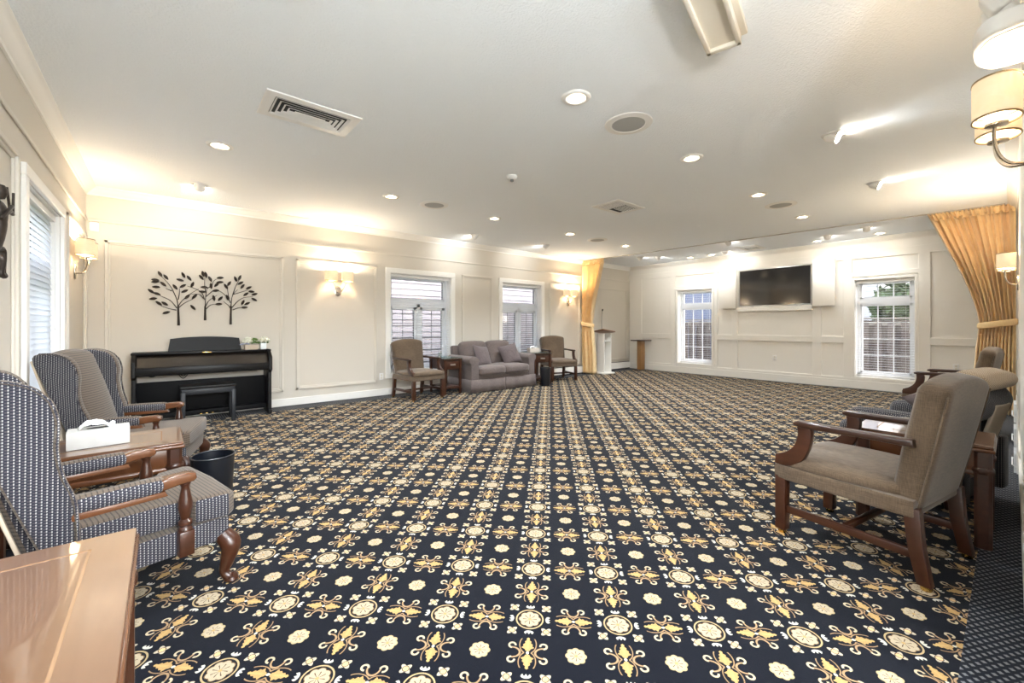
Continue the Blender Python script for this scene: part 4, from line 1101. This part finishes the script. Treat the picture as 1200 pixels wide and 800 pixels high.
sconce('two shade wall sconce partly hidden behind the tied gold curtain', (7.58, YB, 1.985), 180, 1.0)
sconce('two shade wall sconce below the white emergency light, large at picture edge', (2.80, YF, 2.14), 0, .2)
sconce('two shade wall sconce in front of the spread gold curtain', (7.15, YF, 1.90), 0, 1.2)

# ------------------------------------------------------------------ ceiling fittings
def downlight(lab, x, y, k=1.0):
    r = thing('recessed_downlight', lab, 'ceiling light', (x, y, H), 0, 'recessed downlights in the ceiling')
    bm = nb(); lathe(bm, [(.066, -.002), (.070, -.010), (.085, -.013), (.100, -.008), (.105, -.0006)], 32, cap=False); obj('trim_ring', bm, M_white, r)
    bm = nb(); lathe(bm, [(.068, -.0065), (.045, -.0045), (.034, -.003), (.001, -.003)], 32, cap=False); obj('reflector', bm, M_can, r)
    bm = nb(); lathe(bm, [(.036, -.0035), (.030, -.009), (.001, -.011)], 24, cap=False); obj('bulb', bm, M_bulb, r)
    lamp('SPOT', (x, y, H-.03), CAN_W*k, (.87, .945, 1.0), .05, None, 130, 1.0)
CANS = [((.46, 2.20), 'recessed downlight cut by the top edge of the picture'),
        ((.40, 4.60), 'recessed downlight closest to the left window wall'),
        ((2.27, 2.00), 'recessed downlight between the big vent and the near round speaker'),
        ((3.95, 2.00), 'recessed downlight just past the near large round speaker'),
        ((2.215, 5.03), 'recessed downlight next to the white round speaker near the piano wall'),
        ((3.88, 5.06), 'recessed downlight between the second speaker and the far vent'),
        ((5.57, 5.05), 'recessed downlight before the small far speaker on the piano side'),
        ((5.70, 2.03), 'recessed downlight just before the far speaker on the armchair side'),
        ((7.37, 2.02), 'recessed downlight just past the far speaker on the armchair side'),
        ((7.28, 5.08), 'recessed downlight closest to the tied gold curtain')]
for (x, y), lab in CANS: downlight(lab, x, y, 1.0 if x < 5 else 1.3)
for y, lab in ((4.95, 'small recessed downlight over the white wall beside the pedestal window'), (4.45, 'small recessed downlight above the sliding panel nearer the pedestal'),
               (2.42, 'small recessed downlight above the sliding panel near the spread curtain'), (1.50, 'small recessed downlight above the window nearest the spread curtain')):
    downlight(lab, 9.72, y, .16)
def gimbal(lab, x, y, aim, on=True):
    a = math.degrees(math.atan2(aim[1], aim[0]))
    r = thing('gimbal_spotlight', lab, 'spotlight', (x, y, H), a, 'adjustable ceiling spotlights')
    bm = nb(); lathe(bm, [(.060, -.003), (.066, -.010), (.078, -.010), (.085, -.0006)], 28, cap=False); obj('trim_ring', bm, M_white, r)
    M = T(-.012, 0, -.012) @ R('Y', -64) 
    bm = nb(); lathe(bm, [(.001, .052), (.030, .046), (.046, .028), (.052, 0), (.054, -.055), (.050, -.056), (.046, -.05)], 24, M, cap=False); obj('head', bm, M_white, r)
    bm = nb(); lathe(bm, [(.048, -.050), (.03, -.046), (.001, -.045)], 24, M, cap=False); obj('bulb', bm, M_spot, r)
    d = Vector((math.cos(rad(a))*.90, math.sin(rad(a))*.90, -.30))
    lamp('SPOT', Vector((x, y, H-.055)) + Vector((d.x*.075, d.y*.075, -.0)), GIM_W*(.7 if aim[0] > .5 else 1.0), (.87, .945, 1.0), .04, d, 95, .8)
GIMS = [((.33, 6.02), (0, 1), 'white gimbal spotlight above the piano'), ((4.32, 6.19), (0, 1), 'white gimbal spotlight above the armchair window on the piano side'), ((5.97, 6.06), (0, 1), 'white gimbal spotlight above the loveseat window'),
        ((4.39, .98), (0, -1), 'large cone shaped gimbal spotlight nearest the emergency light'), ((6.26, 1.0), (0, -1), 'bright gimbal spotlight halfway to the spread curtain'),
        ((8.45, 3.55), (1, 0), 'gimbal spotlight at the curtain track facing the television'), ((8.95, 1.55), (1, .1), 'grey backed gimbal spotlight facing the window nearest the spread curtain'), ((9.24, 2.15), (1, 0), 'gimbal spotlight facing the sliding panel near the spread curtain'),
        ((8.72, 5.69), (1, 0), 'gimbal spotlight of the pair past the tied curtain, closer to the camera'), ((9.04, 5.40), (1, 0), 'gimbal spotlight of the pair past the tied curtain, closer to the wall'), ((9.45, 4.05), (1, 0), 'gimbal spotlight facing the television past the curtain track')]
for (x, y), aim, lab in GIMS: gimbal(lab, x, y, aim)
def speaker(lab, x, y):
    r = thing('ceiling_speaker', lab, 'speaker', (x, y, H), 0, 'round ceiling speakers')
    bm = nb(); lathe(bm, [(.128, -.006), (.134, -.012), (.142, -.009), (.165, -.010), (.185, -.006), (.188, -.0006)], 40, cap=False); obj('trim_ring', bm, M_white, r)
    bm = nb(); lathe(bm, [(.131, -.007), (.08, -.011), (.001, -.012)], 40, cap=False); obj('grille', bm, M_grey, r)
speaker('large round speaker near the first downlights on armchair side', 2.89, 1.99); speaker('white round ceiling speaker near the piano wall, between two downlights', 2.82, 5.01)
speaker('far round ceiling speaker between two downlights on the armchair side', 6.42, 2.01); speaker('far round ceiling speaker near the loveseat windows', 6.36, 5.07)
def vent(lab, x, y, w, d, rings=True):
    r = thing('ceiling_vent', lab, 'vent', (x, y, H), 0, 'louvred ceiling vents')
    a, b = w/2, d/2
    def ring(bm, a0, b0, z0, a1, b1, z1):
        q0 = [bm.verts.new(v) for v in ((-a0, -b0, z0), (a0, -b0, z0), (a0, b0, z0), (-a0, b0, z0))]; q1 = [bm.verts.new(v) for v in ((-a1, -b1, z1), (a1, -b1, z1), (a1, b1, z1), (-a1, b1, z1))]
        for i in range(4): bm.faces.new((q0[i], q0[(i+1) % 4], q1[(i+1) % 4], q1[i]))
    bm = nb(); ring(bm, a, b, -.0006, a-.004, b-.004, -.008); ring(bm, a-.004, b-.004, -.008, a-.065, b-.065, -.010); ring(bm, a-.065, b-.065, -.010, a-.07, b-.07, -.001); obj('frame', bm, M_white, r, False)
    bm = nb(); box(bm, -a+.07, a-.07, -b+.07, b-.07, -.0016, -.0007); obj('duct_void', bm, M_dark, r, False)
    bm = nb(); e = .085
    if rings:
        while b-e > .02:
            ring(bm, a-e, b-e, -.002, a-e+.016, b-e+.016, -.0125); ring(bm, a-e+.016, b-e+.016, -.0125, a-e+.012, b-e+.012, -.0125); e += .034
        box(bm, -a+e, a-e, -b+e, b-e, -.012, -.010)
    else:
        for i in range(7):
            xx = -a+.09 + i*.03; prism(bm, [(xx, -.002), (xx+.012, -.0065), (xx+.014, -.0055), (xx+.004, -.002)], -b+.075, b-.075, 'xz')
        for i in range(7):
            yy = -b+.085 + i*.034; prism(bm, [(yy, -.002), (yy+.011, -.0065), (yy+.013, -.0055), (yy+.004, -.002)], -a+.31, a-.075, 'yz')
    o = obj('louvres', bm, M_white, r, False)
vent('large rectangular louvred vent above the piano side of the room', .88, 3.49, .66, .42); vent('rectangular vent with slanted fins midway along ceiling', 4.82, 3.48, .62, .44, False); vent('small dark finned vent close to the television wall', 9.46, 3.52, .60, .40, False)
r = thing('smoke_detector', 'round white smoke detector in the middle of the ceiling', 'smoke detector', (2.925, 3.50, H))
bm = nb(); lathe(bm, [(.060, -.0006), (.062, -.012), (.050, -.030), (.030, -.040), (.001, -.042)], 28, cap=False); obj('housing', bm, M_white, r)
bm = nb(); lathe(bm, [(.020, -.040), (.020, -.058), (.012, -.064), (.001, -.065)], 16, cap=False); obj('sensor', bm, mat('dark_grey_plastic', (.18, .18, .18), .5), r)
r = thing('ceiling_box', 'cream ceiling box with framed recessed face, cut by the top edge', 'ceiling box', (2.11, .965, H), 13)
bm = nb(); box(bm, -.36, .33, -.115, .06, -.035, -.0006, .006); obj('mounting_plate', bm, M_beige, r)
bm = nb()
for b_ in ((-.34, .325, -.085, -.062), (-.34, .325, .067, .09), (-.34, -.31, -.085, .09), (.295, .325, -.085, .09)): box(bm, *b_, -.085, -.035, .004)
box(bm, -.33, .32, -.08, .085, -.065, -.036); obj('framed_cover', bm, M_beige, r)
# emergency light
r = thing('emergency_light', 'white emergency light with two lamp heads high on the wall', 'emergency light', (2.66, YF, 2.335), 0)
bm = nb(); ol = smooth2([(-.19, .001), (-.19, .05), (-.165, .115), (-.09, .150), (0, .158), (.09, .150), (.165, .115), (.19, .05), (.19, .001)], 4)
prism(bm, ol, 0, .075, 'xy', .012, 3); obj('body', bm, M_white, r)
bm = nb(); ol2 = [(x*.86, .012+y*.82) for x, y in ol]; prism(bm, ol2, -.004, .0005, 'xy', .002, 1); obj('cover', bm, M_white, r)
for s in (-1, 1):
    bm = nb(); lathe(bm, [(.03, 0), (.03, .10), (.02, .12)], 16, T(s*.085, .06, .075)); hd = obj('lamp_neck', bm, M_white, r)
    bm = nb(); cushion(bm, 0, 0, 0, .10, .085, .105, .02, (0, 0, 0), 6, T(s*.085, .085, .17) @ R('X', -25)); obj('lamp_head', bm, M_white, hd)
# magazine rack on the wall
r = thing('magazine_rack', 'narrow white wire rack of papers against the wall by the curtain', 'rack', (5.45, YF, 0))
bm = nb()
for z_ in (.05, .25, .45): tube(bm, [(-.15, .03, z_), (.15, .03, z_)], .004, 6); tube(bm, [(-.15, .02, z_), (-.15, .05, z_+.02), (.15, .05, z_+.02), (.15, .02, z_)], .004, 6)
for x_ in (-.15, .15): tube(bm, [(x_, .022, 0), (x_, .022, .5)], .005, 6)
obj('wire_frame', bm, M_white, r)
bm = nb()
for z_ in (.06, .26, .46):
    for x_ in (-.075, .075): box(bm, x_-.068, x_+.068, .026, .042, z_-.05 if z_ > .1 else .004, z_+.10, .002, 1)
p = obj('papers', bm, mat('glossy_paper', (.72, .74, .76), .3, noise=.3, nscale=8), r)

# unseen globes added behind the camera as fill light for the near end
for i, (x, y, lab) in enumerate(((.3, -1.0, 'unseen globe added as fill light nearer the opening'), (1.1, -2.2, 'unseen globe added as fill light farther behind the camera'))):
    r = thing('fill_globe', lab, 'fill light', (x, y, 1.98), 0, 'added fill globes behind the camera')
    bm = nb(); bmesh.ops.create_uvsphere(bm, u_segments=24, v_segments=14, radius=.13); obj('globe', bm, M_fillglobe, r)
    bm = nb(); tube(bm, [(0, 0, .13), (0, 0, H-1.9801)], .006, 8); lathe(bm, [(.05, H-2.01), (.05, H-1.9802)], 20); obj('stem', bm, M_nickel, r)

# ------------------------------------------------------------------ world, camera, render look
w = bpy.data.worlds.new('World'); bpy.context.scene.world = w; w.use_nodes = True
nt = w.node_tree; bg = nt.nodes['Background']
sky = nt.nodes.new('ShaderNodeTexSky'); sky.sky_type = 'NISHITA'; sky.sun_disc = False; sky.sun_elevation = rad(42); sky.sun_rotation = rad(150); sky.air_density = 1.0; sky.dust_density = 2.5; sky.ozone_density = 1.0
hs = nt.nodes.new('ShaderNodeHueSaturation'); hs.inputs['Saturation'].default_value = .35
nt.links.new(sky.outputs[0], hs.inputs['Color']); nt.links.new(hs.outputs[0], bg.inputs['Color']); bg.inputs['Strength'].default_value = .3

cam = bpy.data.cameras.new('camera'); co = bpy.data.objects.new('camera', cam); COL.objects.link(co)
cam.sensor_width = 36; cam.sensor_fit = 'HORIZONTAL'; cam.lens = 490.1/1200*36
cam.shift_y = -(400-381.2)/1200; cam.clip_start = .02
co.location = (0, 0, 1.2); co.rotation_euler = (rad(90), 0, PHI - rad(90))
bpy.context.scene.camera = co
sc = bpy.context.scene
sc.view_settings.view_transform = 'Standard'; sc.view_settings.look = 'None'; sc.view_settings.gamma = 1; sc.view_settings.use_curve_mapping = False
sc.view_settings.exposure = 2.27
try:
    sc.cycles.max_bounces = 10; sc.cycles.diffuse_bounces = 6; sc.cycles.transparent_max_bounces = 16
except Exception: pass
